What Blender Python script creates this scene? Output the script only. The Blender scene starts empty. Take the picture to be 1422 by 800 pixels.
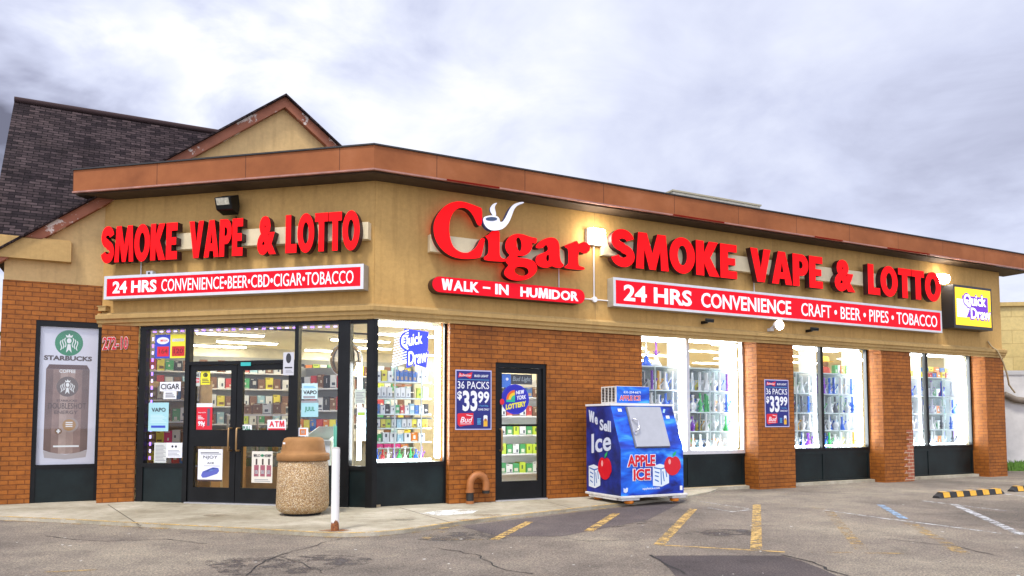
import bpy, bmesh, math, random
import numpy as np
from mathutils import Vector, Matrix
R = math.radians
random.seed(7)
sc = bpy.context.scene
COL = sc.collection

# ------------------------------------------------------------------ camera, sky, sun, exposure
PITCH, PPY, FOC, EYE = .0616, 520.3, 1050.0, 1.3
cam = bpy.data.objects.new('camera', bpy.data.cameras.new('camera')); COL.objects.link(cam)
cam.location = (0, 0, EYE); cam.rotation_euler = (math.pi/2 + PITCH, 0, 0)
cam.data.sensor_width = 36; cam.data.lens = 36*FOC/1422
cam.data.shift_y = (PPY-400)/1422
cam.data.clip_end = 2000
sc.camera = cam
sc.view_settings.view_transform = 'Standard'; sc.view_settings.look = 'None'
sc.view_settings.exposure = 0.38; sc.view_settings.gamma = 1; sc.view_settings.use_curve_mapping = False
SUN_EL, SUN_AZ = 60, 204            # azimuth of the sun, clockwise from +Y
sun = bpy.data.objects.new('sun', bpy.data.lights.new('sun', 'SUN')); COL.objects.link(sun)
sun.data.energy = 2.3; sun.data.angle = R(11); sun.data.color = (1, .95, .86)
sd = Vector((math.sin(R(SUN_AZ))*math.cos(R(SUN_EL)), math.cos(R(SUN_AZ))*math.cos(R(SUN_EL)), math.sin(R(SUN_EL))))
sun.rotation_euler = (-sd).to_track_quat('-Z', 'Y').to_euler()
sc.cycles.use_denoising = True
sc.cycles.max_bounces = 8; sc.cycles.transparent_max_bounces = 24
sc.cycles.sample_clamp_indirect = 6

world = bpy.data.worlds.new('World'); sc.world = world; world.use_nodes = True
def nd(nt, t, **kw):
    n = nt.nodes.new(t)
    for k, v in kw.items():
        if k.startswith('i_'): n.inputs[int(k[2:])].default_value = v
        else: setattr(n, k, v)
    return n
def ramp(nt, src, stops, interp='LINEAR'):
    r = nt.nodes.new('ShaderNodeValToRGB'); e = r.color_ramp.elements
    r.color_ramp.interpolation = interp
    while len(e) < len(stops): e.new(.5)
    for k, (p, c) in zip(e, stops):
        k.position = p; k.color = (*c, 1) if len(c) == 3 else c
    nt.links.new(src, r.inputs[0]); return r.outputs[0]
def math_(nt, op, a, b=None, c=None):
    n = nt.nodes.new('ShaderNodeMath'); n.operation = op
    for i, v in enumerate((a, b, c)):
        if v is None: continue
        if isinstance(v, (int, float)): n.inputs[i].default_value = v
        else: nt.links.new(v, n.inputs[i])
    return n.outputs[0]
def mixc(nt, f, a, b, mode='MIX'):
    n = nt.nodes.new('ShaderNodeMix'); n.data_type = 'RGBA'; n.blend_type = mode
    for i, v in ((0, f), (6, a), (7, b)):
        if isinstance(v, (int, float)): n.inputs[i].default_value = v
        elif isinstance(v, tuple): n.inputs[i].default_value = (*v, 1)
        else: nt.links.new(v, n.inputs[i])
    return n.outputs[2]
def noise(nt, vec, scale, detail=3, rough=.55, dist=0):
    n = nt.nodes.new('ShaderNodeTexNoise'); n.inputs['Scale'].default_value = scale
    n.inputs['Detail'].default_value = detail; n.inputs['Roughness'].default_value = rough
    n.inputs['Distortion'].default_value = dist
    if vec is not None: nt.links.new(vec, n.inputs['Vector'])
    return n.outputs[0]
def ray(px, py):
    X = (px-711)/FOC; Y = -(py-PPY)/FOC; c, s = math.cos(PITCH), math.sin(PITCH)
    return (X, c - Y*s, Y*c + s)
def build_world():
    nt = world.node_tree; nt.nodes.clear()
    out = nd(nt, 'ShaderNodeOutputWorld')
    sky = nd(nt, 'ShaderNodeTexSky', sky_type='NISHITA', sun_disc=False)
    sky.sun_elevation = R(SUN_EL); sky.sun_rotation = R(SUN_AZ)
    bg1 = nd(nt, 'ShaderNodeBackground'); bg1.inputs[1].default_value = .1
    nt.links.new(sky.outputs[0], bg1.inputs[0])
    tc = nd(nt, 'ShaderNodeTexCoord'); sp = nd(nt, 'ShaderNodeSeparateXYZ')
    nt.links.new(tc.outputs['Generated'], sp.inputs[0])
    x, y, z = sp.outputs
    zz = math_(nt, 'MAXIMUM', math_(nt, 'ADD', z, .22), .05)
    cb = nd(nt, 'ShaderNodeCombineXYZ')
    nt.links.new(math_(nt, 'DIVIDE', x, zz), cb.inputs[0]); nt.links.new(math_(nt, 'DIVIDE', y, zz), cb.inputs[1])
    big = noise(nt, cb.outputs[0], .95, 6, .55, .35)
    fine = noise(nt, cb.outputs[0], 2.6, 7, .6, .5)
    n1 = math_(nt, 'ADD', math_(nt, 'MULTIPLY', big, .7), math_(nt, 'MULTIPLY', fine, .3))
    # the sun side of the overcast glows to the left (low, -x), the right is flat grey
    glow = nd(nt, 'ShaderNodeVectorMath', operation='DOT_PRODUCT')
    nt.links.new(tc.outputs['Generated'], glow.inputs[0]); glow.inputs[1].default_value = Vector((-.47, .84, .28)).normalized()
    g = math_(nt, 'POWER', math_(nt, 'MAXIMUM', glow.outputs['Value'], 0), 14)
    contrast = math_(nt, 'ADD', .58, math_(nt, 'MULTIPLY', g, 1.5))
    v = math_(nt, 'ADD', .5, math_(nt, 'MULTIPLY', math_(nt, 'SUBTRACT', n1, .5), math_(nt, 'MULTIPLY', contrast, 3.0)))
    v = math_(nt, 'ADD', v, math_(nt, 'MULTIPLY', g, .25))
    # one heavy dark cloud high on the left
    dk = nd(nt, 'ShaderNodeVectorMath', operation='DOT_PRODUCT')
    nt.links.new(tc.outputs['Generated'], dk.inputs[0]); dk.inputs[1].default_value = Vector(ray(42, 88)).normalized()
    dm = ramp(nt, math_(nt, 'ADD', dk.outputs['Value'], math_(nt, 'MULTIPLY', math_(nt, 'SUBTRACT', fine, .5), .03)), [(.988, (0, 0, 0)), (1, (1, 1, 1))], 'EASE')
    v = math_(nt, 'SUBTRACT', v, math_(nt, 'MULTIPLY', dm, .40))
    col = ramp(nt, v, [(0, (.15, .15, .205)), (.2, (.36, .375, .50)), (.42, (.55, .58, .735)), (.62, (.70, .73, .855)), (.84, (.90, .90, .94)), (1, (1.12, 1.1, 1.09))])
    back = math_(nt, 'MULTIPLY', math_(nt, 'MAXIMUM', math_(nt, 'MULTIPLY', y, -1), 0), 1.3)
    st = math_(nt, 'ADD', 1.0, back)
    bg2 = nd(nt, 'ShaderNodeBackground'); nt.links.new(col, bg2.inputs[0]); nt.links.new(st, bg2.inputs[1])
    mx = nd(nt, 'ShaderNodeMixShader'); mx.inputs[0].default_value = .93
    nt.links.new(bg1.outputs[0], mx.inputs[1]); nt.links.new(bg2.outputs[0], mx.inputs[2])
    nt.links.new(mx.outputs[0], out.inputs[0])
build_world()

# ------------------------------------------------------------------ materials
MATS = {}
def mat(name, color, rough=.7, metal=0, spec=.5, vary=0, vscale=6, bump=0, bscale=40, emit=None, estr=0, coat=0):
    if name in MATS: return MATS[name]
    m = bpy.data.materials.new(name); m.use_nodes = True; nt = m.node_tree; b = nt.nodes['Principled BSDF']
    b.inputs['Base Color'].default_value = (*color, 1); b.inputs['Roughness'].default_value = rough
    b.inputs['Metallic'].default_value = metal; b.inputs['Specular IOR Level'].default_value = spec
    if coat: b.inputs['Coat Weight'].default_value = coat
    tc = nt.nodes.new('ShaderNodeTexCoord')
    if vary:
        n = noise(nt, tc.outputs['Object'], vscale, 5, .65)
        lo = tuple(max(0, c*(1-vary)) for c in color); hi = tuple(min(1, c*(1+vary)) for c in color)
        nt.links.new(ramp(nt, n, [(.3, lo), (.7, hi)]), b.inputs['Base Color'])
    if bump:
        bp = nt.nodes.new('ShaderNodeBump'); bp.inputs['Strength'].default_value = bump; bp.inputs['Distance'].default_value = .01
        nt.links.new(noise(nt, tc.outputs['Object'], bscale, 5, .7), bp.inputs['Height']); nt.links.new(bp.outputs[0], b.inputs['Normal'])
    if emit:
        b.inputs['Emission Color'].default_value = (*emit, 1); b.inputs['Emission Strength'].default_value = estr
    MATS[name] = m; return m
def glow_mat(name, color, s):
    if name in MATS: return MATS[name]
    m = bpy.data.materials.new(name); m.use_nodes = True; nt = m.node_tree; nt.nodes.clear()
    e = nd(nt, 'ShaderNodeEmission'); e.inputs[0].default_value = (*color, 1); e.inputs[1].default_value = s
    o = nd(nt, 'ShaderNodeOutputMaterial'); nt.links.new(e.outputs[0], o.inputs[0]); MATS[name] = m; return m
def glass_mat(name, tint=(1, 1, 1), gl=.9, rough=.02):
    m = bpy.data.materials.new(name); m.use_nodes = True; nt = m.node_tree; nt.nodes.clear()
    o = nd(nt, 'ShaderNodeOutputMaterial'); t = nd(nt, 'ShaderNodeBsdfTransparent'); t.inputs[0].default_value = (*tint, 1)
    g = nd(nt, 'ShaderNodeBsdfGlossy'); g.inputs['Roughness'].default_value = rough
    fr = nd(nt, 'ShaderNodeLayerWeight'); fr.inputs[0].default_value = .5
    f = math_(nt, 'ADD', .05, math_(nt, 'MULTIPLY', math_(nt, 'POWER', fr.outputs['Facing'], 5), gl))
    mx = nd(nt, 'ShaderNodeMixShader'); nt.links.new(f, mx.inputs[0]); nt.links.new(t.outputs[0], mx.inputs[1]); nt.links.new(g.outputs[0], mx.inputs[2])
    nt.links.new(mx.outputs[0], o.inputs[0]); MATS[name] = m; return m
def tinted(name, col, alpha):
    """blown glass: part see-through, part frosted and glossy"""
    if name in MATS: return MATS[name]
    m = bpy.data.materials.new(name); m.use_nodes = True; nt = m.node_tree; b = nt.nodes['Principled BSDF']
    b.inputs['Base Color'].default_value = (*col, 1); b.inputs['Roughness'].default_value = .12
    t = nd(nt, 'ShaderNodeBsdfTransparent'); t.inputs[0].default_value = (*[.35+.65*c for c in col], 1)
    lw = nd(nt, 'ShaderNodeLayerWeight'); lw.inputs[0].default_value = .45
    f = math_(nt, 'MINIMUM', math_(nt, 'ADD', math_(nt, 'MULTIPLY', lw.outputs['Facing'], .75), alpha), 1)
    mx = nd(nt, 'ShaderNodeMixShader'); nt.links.new(f, mx.inputs[0]); nt.links.new(t.outputs[0], mx.inputs[1]); nt.links.new(b.outputs[0], mx.inputs[2])
    nt.links.new(mx.outputs[0], nt.nodes['Material Output'].inputs[0]); MATS[name] = m; return m
def brick_mat(name, c1, c2, mortar, bw=.22, bh=.075, ms=.008, bump=.5, blotch=.35, spec=.3):
    m = bpy.data.materials.new(name); m.use_nodes = True; nt = m.node_tree; b = nt.nodes['Principled BSDF']
    uv = nd(nt, 'ShaderNodeUVMap').outputs[0]
    br = nd(nt, 'ShaderNodeTexBrick'); nt.links.new(uv, br.inputs['Vector'])
    br.inputs['Color1'].default_value = (*c1, 1); br.inputs['Color2'].default_value = (*c2, 1); br.inputs['Mortar'].default_value = (*mortar, 1)
    br.inputs['Scale'].default_value = 1; br.inputs['Brick Width'].default_value = bw; br.inputs['Row Height'].default_value = bh
    br.inputs['Mortar Size'].default_value = ms; br.inputs['Mortar Smooth'].default_value = .3; br.inputs['Bias'].default_value = -.1
    n = noise(nt, uv, 1.3, 6, .65); n2 = noise(nt, uv, 9, 5, .7)
    c = mixc(nt, blotch, br.outputs[0], ramp(nt, n, [(.3, (.45, .42, .4)), (.5, (1, 1, 1)), (.75, (1.25, 1.2, 1.1))]), 'MULTIPLY')
    c = mixc(nt, blotch, c, ramp(nt, n2, [(.35, (.55, .55, .55)), (.6, (1.1, 1.1, 1.1))]), 'MULTIPLY')
    nt.links.new(c, b.inputs['Base Color']); b.inputs['Roughness'].default_value = .6; b.inputs['Specular IOR Level'].default_value = spec
    h = math_(nt, 'ADD', math_(nt, 'MULTIPLY', br.outputs['Fac'], -1), math_(nt, 'MULTIPLY', noise(nt, uv, 60, 4), .35))
    bp = nd(nt, 'ShaderNodeBump'); bp.inputs['Strength'].default_value = bump; bp.inputs['Distance'].default_value = .012
    nt.links.new(h, bp.inputs['Height']); nt.links.new(bp.outputs[0], b.inputs['Normal']); MATS[name] = m; return m
def stucco_mat(name, base, streak=True):
    m = bpy.data.materials.new(name); m.use_nodes = True; nt = m.node_tree; b = nt.nodes['Principled BSDF']
    uv = nd(nt, 'ShaderNodeUVMap').outputs[0]
    n = noise(nt, uv, .8, 6, .6); n2 = noise(nt, uv, 14, 6, .7)
    mp = nd(nt, 'ShaderNodeMapping'); mp.inputs['Scale'].default_value = (5, .5, 1); nt.links.new(uv, mp.inputs[0])
    n3 = noise(nt, mp.outputs[0], 1.5, 5, .6)
    c = mixc(nt, .5, base, ramp(nt, n, [(.3, (.72, .70, .66)), (.7, (1.12, 1.12, 1.12))]), 'MULTIPLY')
    c = mixc(nt, .35, c, ramp(nt, n2, [(.3, (.7, .7, .7)), (.7, (1.2, 1.2, 1.2))]), 'MULTIPLY')
    if streak: c = mixc(nt, .4, c, ramp(nt, n3, [(.32, (.66, .63, .6)), (.5, (1, 1, 1))]), 'MULTIPLY')
    nt.links.new(c, b.inputs['Base Color']); b.inputs['Roughness'].default_value = .85; b.inputs['Specular IOR Level'].default_value = .2
    bp = nd(nt, 'ShaderNodeBump'); bp.inputs['Strength'].default_value = .35; bp.inputs['Distance'].default_value = .006
    nt.links.new(noise(nt, uv, 70, 4, .7), bp.inputs['Height']); nt.links.new(bp.outputs[0], b.inputs['Normal']); MATS[name] = m; return m
def asphalt_mat(name, dark, light, rosy):
    m = bpy.data.materials.new(name); m.use_nodes = True; nt = m.node_tree; b = nt.nodes['Principled BSDF']
    g = nd(nt, 'ShaderNodeNewGeometry').outputs['Position']
    big = noise(nt, g, .33, 6, .62); mid = noise(nt, g, 2.1, 6, .7, .4); fine = noise(nt, g, 55, 3, .8); grit = noise(nt, g, 150, 2, .8)
    c = ramp(nt, big, [(.33, dark), (.5, rosy), (.68, light)])
    c = mixc(nt, .55, c, ramp(nt, mid, [(.3, (.55, .55, .57)), (.5, (1, 1, 1)), (.72, (1.25, 1.22, 1.15))]), 'MULTIPLY')
    c = mixc(nt, .9, c, ramp(nt, fine, [(.32, (.35, .35, .36)), (.5, (.95, .95, .95)), (.68, (1.9, 1.85, 1.75))]), 'MULTIPLY')
    c = mixc(nt, .5, c, ramp(nt, grit, [(.35, (.45, .45, .45)), (.65, (1.6, 1.6, 1.6))]), 'MULTIPLY')
    nt.links.new(c, b.inputs['Base Color']); b.inputs['Roughness'].default_value = .88; b.inputs['Specular IOR Level'].default_value = .25
    bp = nd(nt, 'ShaderNodeBump'); bp.inputs['Strength'].default_value = .6; bp.inputs['Distance'].default_value = .012
    nt.links.new(math_(nt, 'ADD', fine, math_(nt, 'MULTIPLY', grit, .4)), bp.inputs['Height']); nt.links.new(bp.outputs[0], b.inputs['Normal']); MATS[name] = m; return m
def worn_paint(name, col, under, cover=.5, scale=9):
    """road paint with bare patches showing the surface below"""
    m = bpy.data.materials.new(name); m.use_nodes = True; nt = m.node_tree; b = nt.nodes['Principled BSDF']
    g = nd(nt, 'ShaderNodeNewGeometry').outputs['Position']
    n = noise(nt, g, scale, 6, .75); n2 = noise(nt, g, 60, 3, .8)
    a = ramp(nt, math_(nt, 'ADD', math_(nt, 'MULTIPLY', n, .7), math_(nt, 'MULTIPLY', n2, .3)), [(cover-.06, (0, 0, 0)), (cover+.05, (1, 1, 1))])
    nt.links.new(mixc(nt, ramp(nt, noise(nt, g, 40, 3), [(.35, (.3, .3, .3)), (.7, (0, 0, 0))]), col, under), b.inputs['Base Color']); b.inputs['Roughness'].default_value = .8
    t = nd(nt, 'ShaderNodeBsdfTransparent'); mx = nd(nt, 'ShaderNodeMixShader')
    nt.links.new(a, mx.inputs[0]); nt.links.new(t.outputs[0], mx.inputs[1]); nt.links.new(b.outputs[0], mx.inputs[2])
    nt.links.new(mx.outputs[0], nt.nodes['Material Output'].inputs[0]); MATS[name] = m; return m

STUCCO = stucco_mat('stucco', (.565, .35, .122))
STUCCO_L = stucco_mat('pale_stucco', (.62, .42, .19))
TRIM = stucco_mat('cornice_paint', (.50, .33, .13))
BRICK = brick_mat('painted_brick', (.30, .092, .012), (.385, .124, .017), (.175, .048, .007), ms=.0065, bump=.9, blotch=.55)
REDBRICK = brick_mat('bare_brick', (.40, .12, .06), (.33, .09, .045), (.55, .42, .28))
SLATE = brick_mat('roof_shingle', (.022, .015, .018), (.082, .058, .060), (.009, .007, .008), bw=.17, bh=.068, ms=.007, bump=.9, blotch=.8, spec=.06)
BLOCK = brick_mat('yellow_block', (.60, .46, .18), (.64, .50, .21), (.50, .37, .14), bw=.8, bh=.4, ms=.012, blotch=.3)
ASPHALT = asphalt_mat('asphalt', (.122, .104, .087), (.31, .27, .208), (.208, .176, .144))
PATCH = asphalt_mat('dark_asphalt', (.062, .052, .052), (.125, .105, .098), (.088, .073, .072))
def concrete_mat():
    m = bpy.data.materials.new('concrete'); m.use_nodes = True; nt = m.node_tree; b = nt.nodes['Principled BSDF']
    g = nd(nt, 'ShaderNodeNewGeometry').outputs['Position']
    n = noise(nt, g, .9, 6, .65, .3); n2 = noise(nt, g, 7, 6, .75); n3 = noise(nt, g, 90, 3, .8)
    c = ramp(nt, n, [(.3, (.27, .235, .165)), (.5, (.40, .36, .27)), (.7, (.54, .49, .39))])
    c = mixc(nt, .5, c, ramp(nt, n2, [(.3, (.55, .52, .48)), (.55, (1.05, 1.05, 1.05))]), 'MULTIPLY')
    c = mixc(nt, .4, c, ramp(nt, n3, [(.3, (.5, .5, .5)), (.7, (1.4, 1.4, 1.4))]), 'MULTIPLY')
    nt.links.new(c, b.inputs['Base Color']); b.inputs['Roughness'].default_value = .9; b.inputs['Specular IOR Level'].default_value = .2
    bp = nd(nt, 'ShaderNodeBump'); bp.inputs['Strength'].default_value = .4; bp.inputs['Distance'].default_value = .008
    nt.links.new(n3, bp.inputs['Height']); nt.links.new(bp.outputs[0], b.inputs['Normal']); return m
CONCRETE = concrete_mat()
def fascia_mat():
    m = bpy.data.materials.new('fascia_paint'); m.use_nodes = True; nt = m.node_tree; b = nt.nodes['Principled BSDF']
    uv = nd(nt, 'ShaderNodeUVMap').outputs[0]; sp = nd(nt, 'ShaderNodeSeparateXYZ'); nt.links.new(uv, sp.inputs[0])
    n = noise(nt, uv, 1.2, 6, .65)
    c = ramp(nt, n, [(.3, (.23, .074, .026)), (.55, (.32, .108, .038)), (.75, (.38, .14, .058))])
    seam = math_(nt, 'LESS_THAN', math_(nt, 'FRACT', math_(nt, 'DIVIDE', sp.outputs[0], 1.52)), .008)
    nt.links.new(mixc(nt, math_(nt, 'MULTIPLY', seam, .75), c, (.07, .025, .015)), b.inputs['Base Color'])
    b.inputs['Roughness'].default_value = .7; b.inputs['Specular IOR Level'].default_value = .2; return m
FASCIA = fascia_mat()
def rake_mat():
    m = bpy.data.materials.new('peeling_trim'); m.use_nodes = True; nt = m.node_tree; b = nt.nodes['Principled BSDF']
    uv = nd(nt, 'ShaderNodeUVMap').outputs[0]
    a = ramp(nt, noise(nt, uv, 2.6, 5, .7), [(.565, (0, 0, 0)), (.60, (1, 1, 1))])
    c = ramp(nt, noise(nt, uv, 3, 5), [(.3, (.24, .075, .035)), (.7, (.34, .115, .055))])
    nt.links.new(mixc(nt, a, c, (.66, .56, .48)), b.inputs['Base Color']); b.inputs['Roughness'].default_value = .7; return m
RAKE = rake_mat()
SOFFIT = mat('soffit', (.07, .045, .026), .8, vary=.25)
BLACK = mat('black_frame', (.006, .0065, .007), .4, spec=.25, vary=.4, vscale=3)
PANEL = mat('dark_panel', (.006, .012, .0125), .35, spec=.3, vary=.6, vscale=1.6, bump=.05, bscale=3)
ALU = mat('aluminium', (.62, .62, .64), .35, metal=.85, vary=.08)
WHITE = mat('white_paint', (.80, .80, .80), .5, vary=.04)
CREAM = mat('raceway_cream', (.72, .60, .38), .6, vary=.1)
SILVER = mat('silver_trim', (.66, .66, .68), .35, metal=.4, vary=.08)
SIGN_RED = mat('sign_red', (.72, .003, .006), .6, spec=.15, emit=(1, .002, .004), estr=.55)
RED_EDGE = mat('letter_return', (.035, .004, .006), .5, vary=.3)
FACE_RED = mat('sign_face_red', (.62, .003, .012), .5, spec=.15, emit=(1, .004, .02), estr=.30)
FACE_WHITE = mat('sign_face_white', (.82, .82, .86), .35, emit=(.9, .9, 1), estr=.22)
GLASS = glass_mat('window_glass', (.97, .985, .98), .75)
FLOOR = mat('shop_floor', (.55, .42, .24), .35, vary=.12, vscale=2)
WALLIN = mat('shop_wall', (.58, .54, .42), .7, vary=.1)
CEIL = mat('shop_ceiling', (.82, .77, .56), .8, vary=.04)
TROFFER = glow_mat('troffer_light', (1, .92, .70), 25)
TUBE2 = glow_mat('led_tube_edge', (.92, .97, 1), 30)
TUBE = glow_mat('led_tube', (.92, .97, 1), 20)
LAMP = glow_mat('lamp_lens', (1, .88, .72), 40)

# ------------------------------------------------------------------ frames and builders
FR = {'W': (0, 0, 0)}
aB, aA = .4686, .221
C0 = (-2.1026, 11.4408)
FR['B'] = (*C0, aB)          # x along the long front, y into the building
FR['A'] = (*C0, -aA)         # entrance front; x runs right up to the corner at 0
def W(fr, x, y, z):
    ox, oy, a = FR[fr]; c, s = math.cos(a), math.sin(a)
    return (ox + x*c - y*s, oy + x*s + y*c, z)
def inv(fr, p):
    ox, oy, a = FR[fr]; c, s = math.cos(a), math.sin(a); dx, dy = p[0]-ox, p[1]-oy
    return (dx*c + dy*s, -dx*s + dy*c, p[2])
def subframe(name, fr, x, y, da):
    p = W(fr, x, y, 0); FR[name] = (p[0], p[1], FR[fr][2] + da)
def on(fr, px, py, n=0):
    """where the surveyed point of the photo lies on the plane n metres in front of a facade: (x, z)"""
    ox, oy, a = FR[fr]; nx, ny = math.sin(a), -math.cos(a); d = ray(px, py)
    t = ((ox+nx*n)*nx + (oy+ny*n)*ny)/(d[0]*nx + d[1]*ny)
    p = (d[0]*t, d[1]*t, d[2]*t + EYE); q = inv(fr, p); return q[0], q[2]
def gr(px, py, z=0):
    d = ray(px, py); t = (z-EYE)/d[2]; return (d[0]*t, d[1]*t)
def rect(fr, x0, y0, x1, y1, n=0):
    a, b, c, d = on(fr, x0, y0, n), on(fr, x1, y1, n), on(fr, x0, y1, n), on(fr, x1, y0, n)
    return ((a[0]+c[0])/2, (b[0]+d[0])/2, (b[1]+c[1])/2, (a[1]+d[1])/2)

ORG = {}
def tag(o, label, cat, group=None, kind=None):
    if label: o['label'] = label
    if cat: o['category'] = cat
    if group: o['group'] = group
    if kind: o['kind'] = kind
    return o
def thing(name, label, cat, fr, x, y, z, group=None):
    o = bpy.data.objects.new(name, None); COL.objects.link(o); o.empty_display_size = .2
    o.location = W(fr, x, y, z); o.rotation_euler = (0, 0, FR[fr][2])
    bpy_name = o.name; ORG[bpy_name] = (fr, x, y, z)
    return tag(o, label, cat, group)
def root(o):
    while o.parent: o = o.parent
    return o

class M:
    def __init__(s, fr='B'):
        s.fr = fr; s.v = []; s.f = []; s.m = []; s.uv = []; s.sm = []
    def poly(s, pts, m=0, uv=None, smooth=False):
        i = len(s.v); s.v += [tuple(p) for p in pts]; s.f.append(tuple(range(i, i+len(pts)))); s.m.append(m); s.uv.append(uv); s.sm.append(smooth)
    def mesh(s, verts, faces, m=0, smooth=False, uvs=None):
        i = len(s.v); s.v += [tuple(p) for p in verts]
        for k, f in enumerate(faces):
            s.f.append(tuple(j+i for j in f)); s.m.append(m); s.uv.append(uvs[k] if uvs else None); s.sm.append(smooth)
    def box(s, x0, x1, y0, y1, z0, z1, m=0):
        v = [(x, y, z) for z in (z0, z1) for y in (y0, y1) for x in (x0, x1)]
        s.mesh(v, [(0, 2, 3, 1), (4, 5, 7, 6), (0, 1, 5, 4), (2, 6, 7, 3), (0, 4, 6, 2), (1, 3, 7, 5)], m); return s
    def prism(s, pts, y0, y1, m=0, me=None):
        """outline in x,z pushed from y0 to y1"""
        n = len(pts); v = [(x, y0, z) for x, z in pts] + [(x, y1, z) for x, z in pts]
        s.mesh(v, [tuple(range(n)), tuple(range(2*n-1, n-1, -1))], m)
        s.mesh(v, [(i, (i+1) % n, (i+1) % n + n, i+n) for i in range(n)], m if me is None else me); return s
    def slab(s, pts, z0, z1, m=0, me=None):
        """outline in x,y pushed from z0 to z1"""
        n = len(pts); v = [(x, y, z0) for x, y in pts] + [(x, y, z1) for x, y in pts]
        s.mesh(v, [tuple(range(n)), tuple(range(2*n-1, n-1, -1))], m)
        s.mesh(v, [(i, (i+1) % n, (i+1) % n + n, i+n) for i in range(n)], m if me is None else me); return s
    def side(s, pts, x0, x1, m=0):
        """outline in y,z pushed from x0 to x1"""
        n = len(pts); v = [(x0, y, z) for y, z in pts] + [(x1, y, z) for y, z in pts]
        s.mesh(v, [tuple(range(n)), tuple(range(2*n-1, n-1, -1))] + [(i, (i+1) % n, (i+1) % n + n, i+n) for i in range(n)], m); return s
    def lathe(s, cx, cy, prof, seg=14, m=0, smooth=True):
        n = len(prof); v = []
        for r, z in prof:
            for k in range(seg):
                a = 2*math.pi*k/seg; v.append((cx + r*math.cos(a), cy + r*math.sin(a), z))
        f = [(i*seg+k, i*seg+(k+1) % seg, (i+1)*seg+(k+1) % seg, (i+1)*seg+k) for i in range(n-1) for k in range(seg)]
        s.mesh(v, f, m, smooth)
        s.mesh(v, [tuple(range(seg))[::-1], tuple(range((n-1)*seg, n*seg))], m); return s
    def tube(s, pts, r, seg=8, m=0, smooth=True):
        P = [Vector(p) for p in pts]; v = []; up = None
        for i, p in enumerate(P):
            d = (P[min(i+1, len(P)-1)] - P[max(i-1, 0)]).normalized()
            if up is None: up = d.orthogonal().normalized()
            up = (up - d*up.dot(d)).normalized(); w = d.cross(up)
            rr = r[i] if isinstance(r, (list, tuple)) else r
            v += [p + rr*(math.cos(2*math.pi*k/seg)*up + math.sin(2*math.pi*k/seg)*w) for k in range(seg)]
        n = len(P); f = [(i*seg+k, i*seg+(k+1) % seg, (i+1)*seg+(k+1) % seg, (i+1)*seg+k) for i in range(n-1) for k in range(seg)]
        s.mesh(v, f, m, smooth); s.mesh(v, [tuple(range(seg))[::-1], tuple(range((n-1)*seg, n*seg))], m); return s
    def disc(s, cx, cz, rx, rz, y0, y1, seg=24, m=0, me=None, a0=0, a1=2*math.pi):
        full = abs(a1-a0-2*math.pi) < 1e-6
        pts = [(cx + rx*math.cos(a0+(a1-a0)*k/seg), cz + rz*math.sin(a0+(a1-a0)*k/seg)) for k in range(seg if full else seg+1)]
        if not full: pts.append((cx, cz))
        return s.prism(pts, y0, y1, m, me)
    def build(s, name, mats, parent=None, bevel=0, label=None, at=None):
        """at=(x, y, z) in its own frame: origin of a thing that is one mesh"""
        if not isinstance(mats, (list, tuple)): mats = [mats]
        if parent is not None:
            fr, ox, oy, oz = ORG[root(parent).name]
        else:
            fr = s.fr; ox, oy, oz = at if at else (0, 0, 0)
        pts = s.v if fr == s.fr else [inv(fr, W(s.fr, *p)) for p in s.v]
        me = bpy.data.meshes.new(name)
        me.from_pydata([(p[0]-ox, p[1]-oy, p[2]-oz) for p in pts], [], s.f)
        for mm in mats: me.materials.append(mm)
        lay = me.uv_layers.new(name='UVMap')
        for p, mi, u, smf in zip(me.polygons, s.m, s.uv, s.sm):
            p.material_index = mi; p.use_smooth = smf
            q = [s.v[i] for i in p.vertices]
            nrm = [0, 0, 0]
            for i in range(len(q)):
                a, b = q[i], q[(i+1) % len(q)]
                nrm[0] += (a[1]-b[1])*(a[2]+b[2]); nrm[1] += (a[2]-b[2])*(a[0]+b[0]); nrm[2] += (a[0]-b[0])*(a[1]+b[1])
            k = max(range(3), key=lambda i: abs(nrm[i]))
            for j, li in enumerate(p.loop_indices):
                if u: lay.data[li].uv = u[j]
                else:
                    x, y, z = q[j]; lay.data[li].uv = (y, z) if k == 0 else (x, z) if k == 1 else (x, y)
        bm = bmesh.new(); bm.from_mesh(me)
        bmesh.ops.recalc_face_normals(bm, faces=bm.faces)
        bm.to_mesh(me); bm.free(); me.update()
        o = bpy.data.objects.new(name, me); COL.objects.link(o)
        if parent is not None: o.parent = parent
        else:
            o.location = W(s.fr, ox, oy, oz); o.rotation_euler = (0, 0, FR[s.fr][2]); ORG[o.name] = (s.fr, ox, oy, oz)
        if bevel:
            b = o.modifiers.new('bevel', 'BEVEL'); b.width = bevel; b.segments = 2; b.limit_method = 'ANGLE'; b.angle_limit = R(40)
        if label: o['label'] = label
        return o
def solo(mb, name, mats, label, cat, at, group=None, kind=None, bevel=0):
    return tag(mb.build(name, mats, at=at, bevel=bevel), label, cat, group, kind)

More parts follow.
